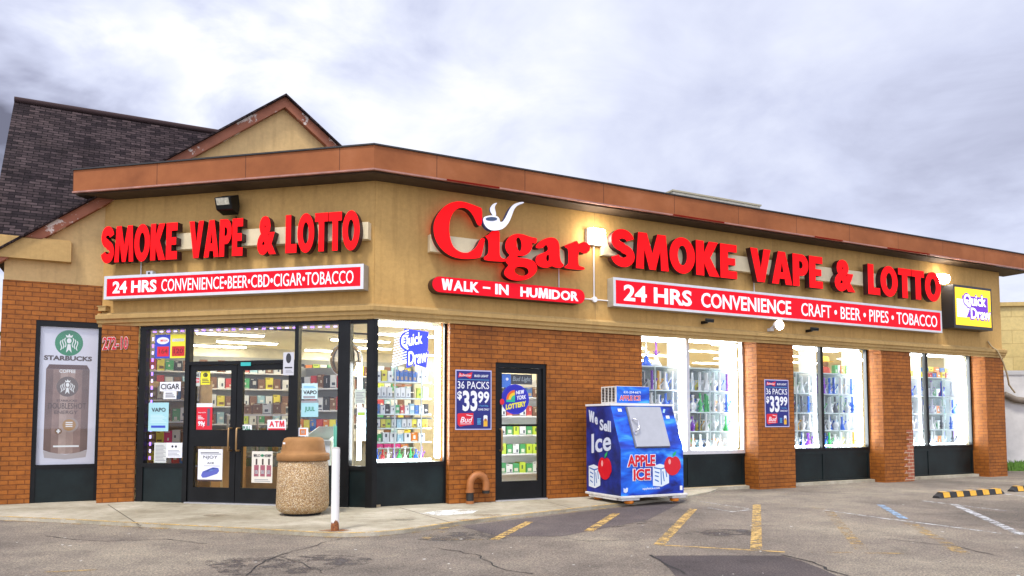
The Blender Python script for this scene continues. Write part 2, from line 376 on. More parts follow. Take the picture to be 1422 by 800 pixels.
# ------------------------------------------------------------------ lettering
_tc = {}
def glyph_mesh(body, offset, shear, res=3):
    k = (body, offset, shear, res)
    if k in _tc: return _tc[k]
    cu = bpy.data.curves.new('t', 'FONT'); cu.body = body; cu.offset = offset; cu.shear = shear; cu.resolution_u = res; cu.fill_mode = 'FRONT'
    cu.extrude = .5
    cu.fill_mode = 'BOTH'
    ob = bpy.data.objects.new('t', cu); COL.objects.link(ob)
    dg = bpy.context.evaluated_depsgraph_get(); dg.update()
    me = bpy.data.meshes.new_from_object(ob.evaluated_get(dg))
    bpy.data.objects.remove(ob); bpy.data.curves.remove(cu)
    v = np.array([tuple(x.co) for x in me.vertices]); f = [tuple(p.vertices) for p in me.polygons]
    fl = [abs(p.normal.z) > .9 and p.center.z > 0 for p in me.polygons]
    bpy.data.meshes.remove(me)
    _tc[k] = (v, f, fl); return _tc[k]
def _ell(cx, cy, rx, ry, a0, a1, n):
    return [(cx+rx*math.cos(R(a0+(a1-a0)*i/n)), cy+ry*math.sin(R(a0+(a1-a0)*i/n))) for i in range(n+1)]
def _stroke(c, hw):
    L, Q = [], []
    for i, p in enumerate(c):
        a, b = Vector(c[max(i-1, 0)]), Vector(c[min(i+1, len(c)-1)]); d = (b-a).normalized(); n = Vector((-d.y, d.x))*hw
        L.append((p[0]+n.x, p[1]+n.y)); Q.append((p[0]-n.x, p[1]-n.y))
    return L + Q[::-1]
HEAVY = {
 'E': [[(0,0),(.60,0),(.60,.22),(.28,.22),(.28,.395),(.54,.395),(.54,.60),(.28,.60),(.28,.78),(.60,.78),(.60,1),(0,1)]],
 'L': [[(0,0),(.58,0),(.58,.23),(.28,.23),(.28,1),(0,1)]],
 'T': [[(.19,0),(.47,0),(.47,.77),(.66,.77),(.66,1),(0,1),(0,.77),(.19,.77)]],
 'O': [_ell(.43,.5,.43,.52,0,360,36)[:-1], _ell(.43,.5,.155,.285,0,360,24)[:-1]],
 'K': [[(0,0),(.28,0),(.28,.36),(.46,0),(.82,0),(.50,.53),(.78,1),(.45,1),(.28,.66),(.28,1),(0,1)]],
 'V': [[(.27,0),(.57,0),(.84,1),(.55,1),(.42,.40),(.29,1),(0,1)]],
 'A': [[(0,0),(.28,0),(.32,.17),(.54,.17),(.58,0),(.86,0),(.58,1),(.28,1)], [(.37,.37),(.49,.37),(.43,.68)]],
 'P': [[(0,0),(.28,0),(.28,.33),(.38,.33)] + _ell(.38,.665,.31,.335,-90,90,16)[1:] + [(0,1)], [(.28,.55),(.35,.55)] + _ell(.35,.665,.085,.115,-90,90,8)[1:-1] + [(.35,.78),(.28,.78)]],
 'M': [[(0,0),(.25,0),(.27,.55),(.43,0),(.63,0),(.79,.55),(.81,0),(1.06,0),(.98,1),(.70,1),(.53,.44),(.36,1),(.08,1)]],
 'W': [[(.20,0),(.46,0),(.58,.52),(.70,0),(.96,0),(1.16,1),(.90,1),(.81,.46),(.69,1),(.47,1),(.35,.46),(.26,1),(0,1)]],
 'S': [_stroke(_ell(.36,.705,.235,.175,8,262,18) + _ell(.36,.30,.245,.18,82,-172,18), .125)],
}
def heavy_mesh(ch):
    k = ('H', ch)
    if k in _tc: return _tc[k]
    cu = bpy.data.curves.new('t', 'CURVE'); cu.dimensions = '2D'; cu.fill_mode = 'BOTH'; cu.extrude = .5
    for lp in HEAVY[ch]:
        sp = cu.splines.new('POLY'); sp.points.add(len(lp)-1); sp.use_cyclic_u = True
        for p, q in zip(sp.points, lp): p.co = (q[0], q[1], 0, 1)
    ob = bpy.data.objects.new('t', cu); COL.objects.link(ob)
    dg = bpy.context.evaluated_depsgraph_get(); dg.update(); me = bpy.data.meshes.new_from_object(ob.evaluated_get(dg))
    bpy.data.objects.remove(ob); bpy.data.curves.remove(cu)
    v = np.array([tuple(x.co) for x in me.vertices]); f = [tuple(p.vertices) for p in me.polygons]
    fl = [abs(p.normal.z) > .9 and p.center.z > 0 for p in me.polygons]
    bpy.data.meshes.remove(me); _tc[k] = (v, f, fl); return _tc[k]
def word_mesh(body, offset, shear):
    """heavy lettering laid out glyph by glyph: M and W have outlines of their own"""
    if not (offset >= .012 and any(c in 'MW' for c in body)): return glyph_mesh(body, offset, shear)
    V, F, FL, x = [], [], [], 0
    th = .22 + 0*offset
    for ch in body:
        if ch == ' ': x += .25; continue
        if ch in 'MW':
            v, f, fl = heavy_mesh(ch); v = v.copy(); k = .73+2*offset
            slim = min(1, .55+offset*9); v[:, 0] *= k*.95; v[:, 1] = v[:, 1]*k-offset
        else:
            v, f, fl = glyph_mesh(ch, offset, shear); v = v.copy()
        v[:, 0] += x-v[:, 0].min(); n = sum(len(a) for a in V); V.append(v); F += [tuple(i+n for i in g) for g in f]; FL += fl; x = v[:, 0].max()+.075-offset*.5
    return np.concatenate(V), F, FL
def text(fr, body, x0, x1, z0, z1, y, depth, name, mats, parent, offset=.0, shear=0, rot=0, spacing=None, skew=0):
    """letters fitted to the box, front face at y - depth; mats = face, returns"""
    if not isinstance(mats, (list, tuple)): mats = [mats]
    v, f, fl = heavy_mesh(body) if offset == 'H' else word_mesh(body, offset, shear)
    lo, hi = v.min(0), v.max(0)
    m = M(fr); q = []
    cx, cz = (x0+x1)/2, (z0+z1)/2
    for a in v:
        X = x0 + (a[0]-lo[0])/(hi[0]-lo[0])*(x1-x0); Z = z0 + (a[1]-lo[1])/(hi[1]-lo[1])*(z1-z0)
        if skew: Z += (X-cx)*skew
        if rot:
            c, s_ = math.cos(rot), math.sin(rot); X, Z = cx + (X-cx)*c - (Z-cz)*s_, cz + (X-cx)*s_ + (Z-cz)*c
        q.append((X, y - depth*(a[2]-lo[2])/(hi[2]-lo[2]), Z))
    m.mesh(q, f, 0)
    if len(mats) > 1: m.m = [0 if k else 1 for k in fl]
    return m.build(name, mats, parent)
def letters(fr, body, x0, x1, z0, z1, y, depth, mats, parent, offset, gap=.05):
    """each letter a part of its own"""
    ws = []
    for ch in body:
        v, _, _ = heavy_mesh(ch) if ch in HEAVY else glyph_mesh(ch, .052, 0); ws.append((v[:, 0].max()-v[:, 0].min())/(1 if ch in HEAVY else .83))
    k = (x1-x0)/(sum(ws)+gap*(len(ws)-1)); x = x0
    for ch, w in zip(body, ws):
        over = .010 if ch in 'SO&' else 0
        text(fr, ch, x, x+w*k, z0-over, z1+over, y, depth, 'letter', mats, parent, 'H' if ch in HEAVY else .052); x += (w+gap)*k

def copy_thing(o, label=None, group=None):
    c = o.copy(); COL.objects.link(c); ORG[c.name] = ORG[o.name]
    if label: c['label'] = label
    if group: c['group'] = group
    for ch in o.children:
        d = ch.copy(); COL.objects.link(d); d.parent = c
        for g in ch.children:
            e = g.copy(); COL.objects.link(e); e.parent = d
    return c
def struct(o, label=None):
    o['kind'] = 'structure'; return o

# ------------------------------------------------------------------ ground
NL = -3.08                                     # set-back of the old gabled front, in metres before the long front
ZA = -.04
m = M('W'); m.poly([(-400, -120, ZA), (400, -120, ZA), (400, 500, ZA), (-400, 500, ZA)])
struct(m.build('parking_lot', ASPHALT))
edge = [gr(px, py, ZA) for px, py in [(0, 722), (110, 727), (220, 733), (345, 739.5), (440, 745), (480, 746), (520, 744.5), (560, 741), (600, 735), (640, 728.5), (700, 721.5), (800, 710), (880, 701), (957, 691.5), (985, 686), (1000, 680)]]
far = [W('B', 6.6, .6, 0)[:2], W('B', -1, 3, 0)[:2], W('B', -20, 4, 0)[:2]]
lft = gr(0, 722, ZA); first = (lft[0]-14, lft[1]-.9)
sw = [first] + edge + far
m = M('W'); m.slab(sw, -.3, 0); struct(m.build('sidewalk', CONCRETE))
# worn yellow edge line, on the lip of the walk
def strip(pts, w0, w1, z, name, mt, fr='W'):
    m = M(fr)
    L = []
    for i, p in enumerate(pts):
        a = Vector(pts[max(i-1, 0)]); b = Vector(pts[min(i+1, len(pts)-1)]); d = (b-a).normalized(); n_ = Vector((-d.y, d.x))
        L.append((Vector(p)+n_*w0, Vector(p)+n_*w1))
    for i in range(len(L)-1):
        a, b = L[i], L[i+1]; m.poly([(a[0].x, a[0].y, z), (b[0].x, b[0].y, z), (b[1].x, b[1].y, z), (a[1].x, a[1].y, z)])
    return struct(m.build(name, mt))
YEL = worn_paint('worn_yellow', (.64, .41, .11), (.25, .2, .14), .492)
YEL2 = worn_paint('worn_yellow_faint', (.50, .33, .11), (.25, .2, .14), .55, 6)
WHT = worn_paint('worn_white', (.62, .64, .66), (.3, .28, .25), .50)
WHT2 = worn_paint('spilled_white', (.80, .79, .74), (.3, .28, .25), .47, 5)
BLU = worn_paint('worn_blue', (.26, .42, .62), (.3, .28, .25), .49)
strip([first]+edge[:13], .004, .075, .004, 'kerb_paint', YEL)
strip([first]+edge[:13], -.10, -.004, ZA+.005, 'gutter_paint', YEL2)
def line(px, w, mt, z=ZA+.004):
    """one painted line on the lot through surveyed points, w metres wide"""
    return strip([gr(*p, ZA) for p in px], -w/2, w/2, z, 'parking_line', mt)
line([(588, 749), (690, 750)], .05, YEL2); line([(686, 750), (735, 725)], .11, YEL); line([(590, 748), (618, 737)], .1, YEL2)
line([(817, 738), (856, 713)], .12, YEL); line([(915, 757), (963, 707)], .12, YEL)
line([(912, 757), (1090, 767)], .06, YEL); line([(1050, 763), (1051, 701)], .12, YEL)
line([(1125, 767), (1255, 769)], .06, YEL2); line([(1150, 709), (1197, 764)], .13, YEL2)
line([(1078, 699.5), (1150, 708)], .06, YEL2); line([(1144, 708.5), (1240, 722)], .06, WHT)
line([(1222, 701), (1256, 721)], .11, BLU, ZA+.006); line([(1236, 721), (1390, 741)], .06, WHT); line([(1262, 726), (1342, 771)], .15, YEL2)
line([(1282, 696), (1398, 710)], .06, WHT, ZA+.006); line([(1325, 701), (1420, 744)], .12, WHT, ZA+.008)
line([(1394, 686), (1432, 691)], .07, WHT); line([(984, 705.5), (1017, 711), (1042, 708)], .06, WHT); line([(970, 696.5), (1040, 707)], .04, WHT, ZA+.006)
line([(40, 796), (150, 791)], .05, YEL2)
m = M('W'); m.poly([(*gr(px, py, ZA), ZA+.003) for px, py in [(907, 772), (1000, 771.5), (1085, 772), (1112, 779), (1140, 790), (1175, 806), (1260, 880), (990, 930), (960, 830), (930, 790)]])
struct(m.build('asphalt_patch', PATCH))
m = M('W'); m.poly([(*gr(px, py, ZA), ZA+.0025) for px, py in [(640, 731), (800, 712), (955, 694), (900, 722), (780, 745), (690, 745)]])
struct(m.build('asphalt_patch', asphalt_mat('kerb_side_asphalt', (.085, .072, .07), (.17, .15, .135), (.12, .10, .097))))
m = M('W'); m.poly([(*gr(px, py, 0), .003) for px, py in [(583, 713.5), (606, 709.5), (640, 707.5), (664, 709), (656, 713), (612, 716.5)]])
struct(m.build('paint_spill', WHT2))
for k, (px, py, r_) in enumerate([(648, 722, .09), (675, 716, .13), (560, 722, .1), (300, 716, .12)]):
    cx, cy = gr(px, py); m = M('W'); m.poly([(cx+r_*1.6*math.cos(a)*(1+.2*math.sin(3*a)), cy+r_*math.sin(a), .003) for a in np.linspace(0, 2*math.pi, 14)[:-1]])
    struct(m.build('walk_stain', worn_paint('stain%d' % k, [(.26, .10, .05), (.3, .2, .1), (.2, .18, .12), (.24, .17, .1)][k], (.4, .36, .27), .52, 14)))
def crack(pts, w, z=ZA+.0045, seed=1, name='asphalt_crack'):
    r = random.Random(seed); P_ = [Vector(gr(*p, ZA)) for p in pts]; Q = []
    for a, b in zip(P_, P_[1:]):
        n_ = max(2, int((b-a).length/.12)); d = (b-a).normalized(); o_ = Vector((-d.y, d.x))
        Q += [a+(b-a)*k/n_+o_*r.uniform(-.03, .03) for k in range(n_)]
    m = M('W')
    for i in range(len(Q)-1):
        d = (Q[i+1]-Q[i]).normalized(); o_ = Vector((-d.y, d.x)); w0, w1 = w*r.uniform(.3, 1), w*r.uniform(.3, 1)
        m.poly([(*(Q[i]-o_*w0), z), (*(Q[i+1]-o_*w1), z), (*(Q[i+1]+o_*w1), z), (*(Q[i]+o_*w0), z)])
    return struct(m.build(name, mat('crack_black', (.022, .02, .02), .95)))
crack([(472, 748), (430, 760), (385, 772), (350, 790), (330, 805)], .009, seed=2); crack([(385, 772), (430, 786), (455, 800)], .006, seed=3)
crack([(905, 771), (930, 785), (955, 802)], .02, seed=4); crack([(1085, 771), (1125, 781), (1160, 795), (1190, 806)], .016, seed=5)
crack([(60, 745), (140, 752), (230, 749), (300, 757)], .008, seed=6); crack([(760, 745), (820, 752), (905, 748)], .008, seed=7); crack([(1100, 690), (1190, 697), (1290, 704)], .008, seed=8)
crack([(600, 760), (660, 770), (700, 792), (760, 800)], .010, seed=9); crack([(1240, 750), (1320, 758), (1400, 775)], .010, seed=10)
OIL = worn_paint('oil', (.075, .064, .06), (.11, .09, .085), .54, 4)
for k, (px, py, r_) in enumerate([(395, 784, .5), (800, 730, .4), (860, 725, .3), (640, 745, .35), (1010, 740, .3)]):
    cx, cy = gr(px, py, ZA); m = M('W'); m.poly([(cx+r_*1.5*math.cos(a)*(1+.2*math.sin(3*a+k)), cy+r_*math.sin(a)*(1+.15*math.sin(2*a)), ZA+.0022) for a in np.linspace(0, 2*math.pi, 22)[:-1]])
    struct(m.build('oil_stain', OIL))
rr = random.Random(11); m = M('W')
for k in range(70):
    cx, cy = gr(rr.uniform(-20, 1440), 700+105*rr.random()**1.3, ZA); w = rr.uniform(.008, .026); a = rr.uniform(0, 3)
    m.poly([(cx+w*math.cos(a+q*1.57)*(1 if q % 2 else .6), cy+w*math.sin(a+q*1.57), ZA+.007) for q in range(4)])
tag(m.build('litter_bits', mat('litter_pale', (.62, .6, .55), .8, vary=.3)), 'pale scraps and pebbles scattered over the asphalt', 'litter', kind='stuff')
# joints across the walk
for a_, b_ in [((150, 701), (196, 731)), ((555, 705), (634, 728)), ((760, 697), (806, 709))]:
    strip([gr(*a_), gr(*b_)], -.008, .008, .002, 'walk_joint', mat('joint', (.12, .1, .07), .9))

# ------------------------------------------------------------------ the shop building
bld = thing('shop_building', 'tan stucco and orange brown brick corner shop with brown flat eave and steep shingle roof', 'shop', 'B', 0, 0, 0)
# long front: brick wall with the side door opening
m = M('B'); m.prism([(1.245, -.1), (2.054, -.1), (2.054, 2.268), (3.025, 2.268), (3.025, -.1), (5.0, -.1), (5.0, 2.95), (1.245, 2.95)], 0, .38); m.build('brick_wall', BRICK, bld)
for x0, x1 in ((7.80, 8.80), (11.50, 12.47), (15.25, 15.98)):
    m = M('B'); m.box(x0, x1, 0, .40, -.1, 2.95); m.build('brick_pier', BRICK, bld)
# patch of bare brick on the second pier, toothed edge
m = M('B'); pts = []
zz = 0.0; k = 0; bot = []
while zz < 1.05:
    w = (.20 if k % 2 else .32)*(1 if zz < .7 else .7); m.box(12.475-w, 12.476, -.006, .1, zz-.02, zz+.075-.02); zz += .075; k += 1
m.build('bare_brick_repair', REDBRICK, bld)
# stucco band above
m = M('B'); m.box(0, 15.95, .0, .3, 2.952, 5.0); m.build('stucco_wall', STUCCO, bld)
m = M('A'); m.box(-4.86, -.005, .0, .3, 2.90, 5.0); m.build('stucco_wall', STUCCO, bld)
for xs in (4.0, 8.3, 12.0): m = M('B'); m.box(xs, xs+.006, -.0015, .01, 3.08, 5.0); m.build('stucco_joint', mat('joint_tan', (.30, .19, .08), .9), bld)
m = M('B'); m.box(15.6, 15.95, .3, 9, -.1, 5.0); m.build('end_wall', STUCCO, bld)
m = M('B'); m.box(-3.6, 15.95, 9, 9.3, -.1, 5.0); m.build('rear_wall', STUCCO, bld)
# sweeps along the two fronts
def sweep(prof, path, mats, name, capped=True, u0=0):
    """profile (out, z) carried along a plan polyline with mitred corners"""
    P = [Vector(p) for p in path]; N = []
    for i in range(len(P)):
        ns = []
        for a, b in ((i-1, i), (i, i+1)):
            if a < 0 or b >= len(P): continue
            d = (P[b]-P[a]).normalized(); ns.append(Vector((d.y, -d.x)))
        n_ = sum(ns, Vector((0, 0))).normalized(); N.append(n_/max(.2, n_.dot(ns[0])))
    m = M('W'); S = [0]
    for i in range(1, len(P)): S.append(S[-1]+(P[i]-P[i-1]).length)
    for i in range(len(P)-1):
        for j in range(len(prof)):
            k = (j+1) % len(prof)
            q = [(i, j), (i+1, j), (i+1, k), (i, k)]
            m.poly([(*(P[a]+N[a]*prof[b][0]), prof[b][1]) for a, b in q], 0, [(S[a]+u0, prof[b][1]+prof[b][0]*.7) for a, b in q])
    for i in (0, len(P)-1): m.poly([(*(P[i]+N[i]*o_), z) for o_, z in prof], 0)
    bm_o = m.build(name, mats, bld); return bm_o
w2 = lambda fr, x, y: W(fr, x, y, 0)[:2]
front = [w2('A', -4.88, 0), C0, w2('B', 16.0, 0)]
sweep([(.002, 2.86), (.03, 2.86), (.035, 2.905), (.065, 2.92), (.068, 2.965), (.10, 2.985), (.105, 3.045), (.06, 3.06), (.05, 3.085), (.002, 3.09)], front, TRIM, 'cornice')
eave = [w2('A', -5.10, 0), C0, w2('B', 16.65, 0)]
sweep([(.36, 5.045), (.43, 5.045), (.435, 5.39), (.36, 5.39)], eave, FASCIA, 'eave_fascia')
sweep([(-.3, 5.002), (.36, 5.002), (.36, 5.03), (-.3, 5.03)], eave, SOFFIT, 'soffit')
sweep([(.30, 5.392), (.455, 5.392), (.455, 5.415), (.30, 5.43)], eave, mat('roof_edge', (.02, .018, .018), .6), 'roof_edge')
sweep([(.40, 5.018), (.445, 5.018), (.445, 5.043), (.40, 5.043)], eave, mat('eave_trim', (.36, .17, .13), .6, vary=.3), 'drip_trim')
m = M('B'); m.slab([inv('B', W('A', -5.0, 0, 0))[:2], (0, 0), (16.6, 0), (16.6, 9.4), (-3.6, 9.4)], 5.31, 5.38); m.build('flat_roof', mat('roof_felt', (.1, .1, .1), .9), bld)
# old gabled front, set back at the left
yL = -NL
def rakez(x): return 7.31 - .772*abs(x+.86)
m = M('B')
lx, rx = -5.12, 3.3
m.prism([(lx, 3.55), (-3.55, 3.55), (-3.55, 3.0), (3.3, 3.0), (rx, rakez(rx)-.12), (-.86, 7.19), (lx, rakez(lx)-.1)], yL, yL+.3); m.build('gable_wall', STUCCO_L, bld)
m = M('B'); m.box(-5.40, -4.20, yL-.14, yL+.1, 3.885, 4.215); m.box(-5.38, -4.215, yL-.12, yL+.1, 4.216, 4.24); m.build('parapet_ledge', TRIM, bld)
m = M('B')
m.prism([(-5.13, -.1), (-4.66, -.1), (-4.66, 2.93), (-3.70, 2.93), (-3.70, -.1), (-3.4, -.1), (-3.4, 3.548), (-5.13, 3.548)], yL, yL+.38); m.build('brick_wall', BRICK, bld)
m = M('B'); m.box(-5.13, -4.85, yL+.38, 9, -.1, 4.0); m.build('left_wall', STUCCO, bld)
# pier with the house number
p3 = inv('B', W('A', -4.12, 0, 0)); x2 = on('B', 168, 570, -2.64)[0]
m = M('B'); m.slab([(-3.715, 2.64), (x2, 2.64), (p3[0], p3[1]+.02), (p3[0]-.1, yL+.3), (-3.715, yL+.3)], -.1, 2.859); m.build('brick_pier', BRICK, bld)
PIER_X = x2
# rakes, peeling brown boards
def rake(x0, x1, nm):
    m = M('B'); z0, z1 = rakez(x0), rakez(x1)
    m.prism([(x0, z0-.19), (x1, z1-.19), (x1, z1+.03), (x0, z0+.03)], yL-.12, yL-.004); m.build('rake_board', RAKE, bld)
rake(-5.25, -.86, 'l'); rake(-.86, 3.4, 'r')
m = M('B')      # roof planes of the projecting gable and of the house behind it
yr = 7.0
for x0, x1 in ((-5.3, -.86), (-.86, 3.45)):
    z0, z1 = rakez(x0)+.04, rakez(x1)+.04
    m.mesh([(x0, yL-.2, z0), (x1, yL-.2, z1), (x1, yr, z1), (x0, yr, z0), (x0, yL-.2, z0-.035), (x1, yL-.2, z1-.035), (x1, yr, z1-.035), (x0, yr, z0-.035)],
           [(0, 1, 2, 3), (4, 7, 6, 5), (0, 4, 5, 1), (2, 6, 7, 3), (0, 3, 7, 4), (1, 5, 6, 2)], 0, uvs=[[(yL, 0), (yL, 5.6), (yr, 5.6), (yr, 0)]]+[None]*5)
m.build('gable_roof', SLATE, bld)
ex, ez = on('B', -16, 330, NL-.06)
# ridge end over the same end wall: distance where the survey ray meets that plane
d = ray(20, 140); c_, s_ = math.cos(aB), math.sin(aB)
t_ = ((ex + C0[0]*c_ + C0[1]*s_))/(d[0]*c_ + d[1]*s_)
q = inv('B', (d[0]*t_, d[1]*t_, d[2]*t_+EYE)); ry, rz = q[1], q[2]
sl = math.hypot(ry-(yL+.06), rz-ez)
m = M('B'); xr = 6.5
m.mesh([(ex, yL+.06, ez), (xr, yL+.06, ez), (xr, ry, rz), (ex, ry, rz), (ex, 2*ry-yL, ez), (xr, 2*ry-yL, ez)], [(0, 1, 2, 3), (3, 2, 5, 4)], 0,
       uvs=[[(ex, 0), (xr, 0), (xr, sl), (ex, sl)]]*2)
m.mesh([(ex+.02, yL+.06, ez-.02), (ex+.02, ry, rz-.02), (ex+.02, 2*ry-yL, ez-.02)], [(0, 1, 2)], 0)
m.build('main_roof', SLATE, bld)
m = M('B'); m.tube([(ex, ry, rz+.02), (xr, ry, rz+.02)], .06, 6); m.build('ridge_cap', mat('ridge_brown', (.05, .032, .032), .85, spec=.1), bld)

# interior shell
inA = inv('B', W('A', -4.1, .1, 0))
m = M('B'); m.slab([(-3.5, 3.2), inA[:2], (.05, .12), (1.2, .3), (15.5, .42), (15.5, 7.2), (-3.5, 7.2)], -.05, .03); m.build('shop_floor', FLOOR, bld)
m = M('B'); m.slab([(-3.5, 3.2), inA[:2], (.05, .12), (1.2, .3), (15.5, .34), (15.5, 7.2), (-3.5, 7.2)], 3.0, 3.05); m.build('shop_ceiling', CEIL, bld)
m = M('B'); m.box(-3.5, 15.5, 7.2, 7.3, 0, 3.0); m.box(-3.6, -3.5, 3.2, 7.3, 0, 3.0); m.box(15.5, 15.6, .42, 7.3, 0, 3.0); m.build('shop_wall', WALLIN, bld)
m = M('B'); m.box(3.4, 4.95, .39, .6, 0, 3.0); m.build('partition', WALLIN, bld)

# windows of the long front
def frame_bars(fr, xs, y0, y1, z0, z1, mt, parent, name='frame', w=.05):
    m = M(fr)
    for a, b in xs: m.box(a, b, y0, y1, z0, z1)
    return m.build(name, mt, parent)
def pane(fr, x0, x1, z0, z1, y, parent):
    m = M(fr); m.poly([(x0, y, z0), (x1, y, z0), (x1, y, z1), (x0, y, z1)]); return m.build('pane', GLASS, parent)
WINS = [(5.0, 7.80, 6.36, (5.0, 7.80)), (8.80, 11.50, 10.04, (8.80, 11.50)), (12.47, 15.25, 13.55, (12.47, 15.25))]
PANES = []
for wi, (x0, x1, mu, _) in enumerate(WINS):
    fm = M('B'); y0, y1 = .36, .44
    fm.box(x0, x1, y0, y1, .66, .73); fm.box(x0, x1, y0, y1, 2.90, 2.95)
    fm.box(x0, x0+.06, y0, y1, .73, 2.90); fm.box(x1-.045, x1, y0, y1, .73, 2.90); fm.box(mu-.04, mu+.04, y0-.003, y1, .73, 2.90)
    wf = fm.build('window_frame', [SILVER if wi == 0 else BLACK], bld)
    pane('B', x0+.06, mu-.04, .73, 2.90, .40, wf); pane('B', mu+.04, x1-.045, .73, 2.90, .40, wf)
    PANES += [(x0+.1, mu-.08), (mu+.08, x1-.16)]
    m = M('B'); m.box(x0, x1, .38, .42, -.05, .66); m.box(x0, x1, .365, .38, .60, .66); m.box(x0, x1, .365, .38, -.05, .05)
    for k in (x0+.02, mu-.03, x1-.08): m.box(k, k+.06, .366, .38, .05, .60)
    m.build('window_panel', PANEL, bld)
    m = M('B'); m.box(x0+.02, x1-.02, .24, .36, -.1, .02); m.build('window_sill', CONCRETE, bld)
# side door
m = M('B'); m.box(2.056, 2.12, .03, .15, 0, 2.266); m.box(2.96, 3.023, .03, .15, 0, 2.266); m.box(2.12, 2.96, .03, .15, 2.19, 2.266); m.build('door_frame', BLACK, bld)
dr = M('B'); dr.box(2.125, 2.20, .06, .11, .02, 2.185); dr.box(2.88, 2.955, .06, .11, .02, 2.185); dr.box(2.20, 2.88, .06, .11, .02, .31); dr.box(2.20, 2.88, .06, .11, 2.10, 2.185); dr.box(2.20, 2.88, .075, .10, 1.215, 1.25)
dr = dr.build('side_door', BLACK, bld)
pane('B', 2.20, 2.88, .31, 2.10, .085, dr)
m = M('B'); m.tube([(2.16, .06, 1.17), (2.16, -.02, 1.17), (2.16, -.03, 1.13), (2.16, -.03, .86), (2.16, -.02, .82), (2.16, .06, .82)], .014); m.build('handle', mat('bronze_pull', (.42, .26, .12), .35, metal=.8), dr)
m = M('B'); m.box(2.06, 3.02, -.02, .14, -.02, .018); m.build('door_sill', ALU, bld)
# corner window of the long front
fm = M('B'); fm.box(.0, .075, .01, .20, .0, 2.86); fm.box(1.205, 1.243, .13, .20, 0, 2.95); fm.box(.075, 1.205, .13, .20, 2.885, 2.95); fm.box(.075, 1.205, .12, .20, .60, .665)
wf = fm.build('window_frame', BLACK, bld); pane('B', .075, 1.205, .665, 2.885, .16, wf)
m = M('B'); m.box(.075, 1.205, .14, .19, 0, .60); m.build('window_panel', PANEL, bld)
# entrance front
fm = M('A'); F0, F1 = .03, .13
fm.box(-4.12, -4.0, F0, F1, 0, 2.86); fm.box(-3.27, -3.19, F0, F1, 0, 2.86); fm.box(-1.33, -1.265, F0, F1, 0, 2.86)
fm.box(-.59, -.39, F0-.015, F1, 0, 2.86); fm.box(-.115, -.002, F0-.02, F1, 0, 2.86)
for a, b in ((-4.0, -3.27), (-3.19, -1.33), (-1.265, -.59), (-.39, -.115)): fm.box(a, b, F0, F1, 2.80, 2.86)
fm.box(-3.19, -1.33, F0, F1, 2.205, 2.26)
for a, b in ((-4.0, -3.27), (-1.265, -.59), (-.39, -.115)): fm.box(a, b, F0, F1, .56, .62)
ef = fm.build('entrance_frame', BLACK, bld)
for a, b, z0 in ((-4.0, -3.27, .62), (-3.19, -1.33, 2.26), (-1.265, -.59, .62), (-.39, -.115, .62)): pane('A', a, b, z0, 2.80, .08, ef)
for a, b in ((-4.0, -3.27), (-1.265, -.59), (-.39, -.115)): m = M('A'); m.box(a, b, .05, .11, 0, .56); m.build('window_panel', PANEL, bld)
for a, b, hx in ((-3.185, -2.345, -2.41), (-2.335, -1.335, -2.27)):
    d_ = M('A')
    if hx > -2.3: b = -1.34
    d_.box(a, a+.10, .055, .11, .02, 2.2); d_.box(b-.10, b, .055, .11, .02, 2.2)
    for z0, z1 in ((.02, .25), (.90, 1.165), (2.11, 2.2)): d_.box(a+.10, b-.10, .055, .11, z0, z1)
    d_ = d_.build('entrance_door', BLACK, bld)
    pane('A', a+.10, b-.10, .25, .90, .08, d_); pane('A', a+.10, b-.10, 1.165, 2.11, .08, d_)
    m = M('A'); o_ = .10 if hx < -2.3 else -.10
    m.tube([(hx, .055, 1.19), (hx, -.03, 1.19), (hx+o_*.0, -.04, 1.17), (hx+o_*.0, -.04, .86), (hx, -.03, .84), (hx, .055, .84)], .015); m.build('handle', MATS['bronze_pull'], d_)
m = M('A'); m.box(-3.19, -1.33, -.02, .12, -.02, .018); m.build('door_sill', ALU, bld)
# old front window
fm = M('B'); y0 = yL+.01
fm.box(-4.66, -4.60, y0, y0+.1, 0, 2.93); fm.box(-3.775, -3.70, y0, y0+.1, 0, 2.93); fm.box(-4.60, -3.775, y0, y0+.1, 2.84, 2.93); fm.box(-4.60, -3.775, y0, y0+.1, .54, .60)
wf = fm.build('window_frame', BLACK, bld); pane('B', -4.60, -3.775, .60, 2.84, y0+.04, wf)
m = M('B'); m.box(-4.60, -3.775, y0+.02, y0+.08, 0, .54); m.build('window_panel', PANEL, bld)
# lamp-strip that runs under the eave edge: red where lit
sweepN = None
for x0, x1, c in ((1.0, 1.9, 'r'), (5.4, 6.6, 'r'), (9.0, 9.8, 'r'), (11.2, 12.6, 'r')):
    m = M('B'); m.box(x0, x1, -.462, -.447, 5.02, 5.04)
    solo(m, 'neon_tube', glow_mat('neon_red', (1, .07, .05), .16), 'thin red light tube under the eave, ' + {1.0: 'nearest the corner, above the script sign', 5.4: 'above the first word of block letters', 9.0: 'above the second word of block letters', 11.2: 'nearest the far right end'}[x0], 'light tube', (x0, -.45, 5.03), 'light tubes under the long eave')
exec_after = []

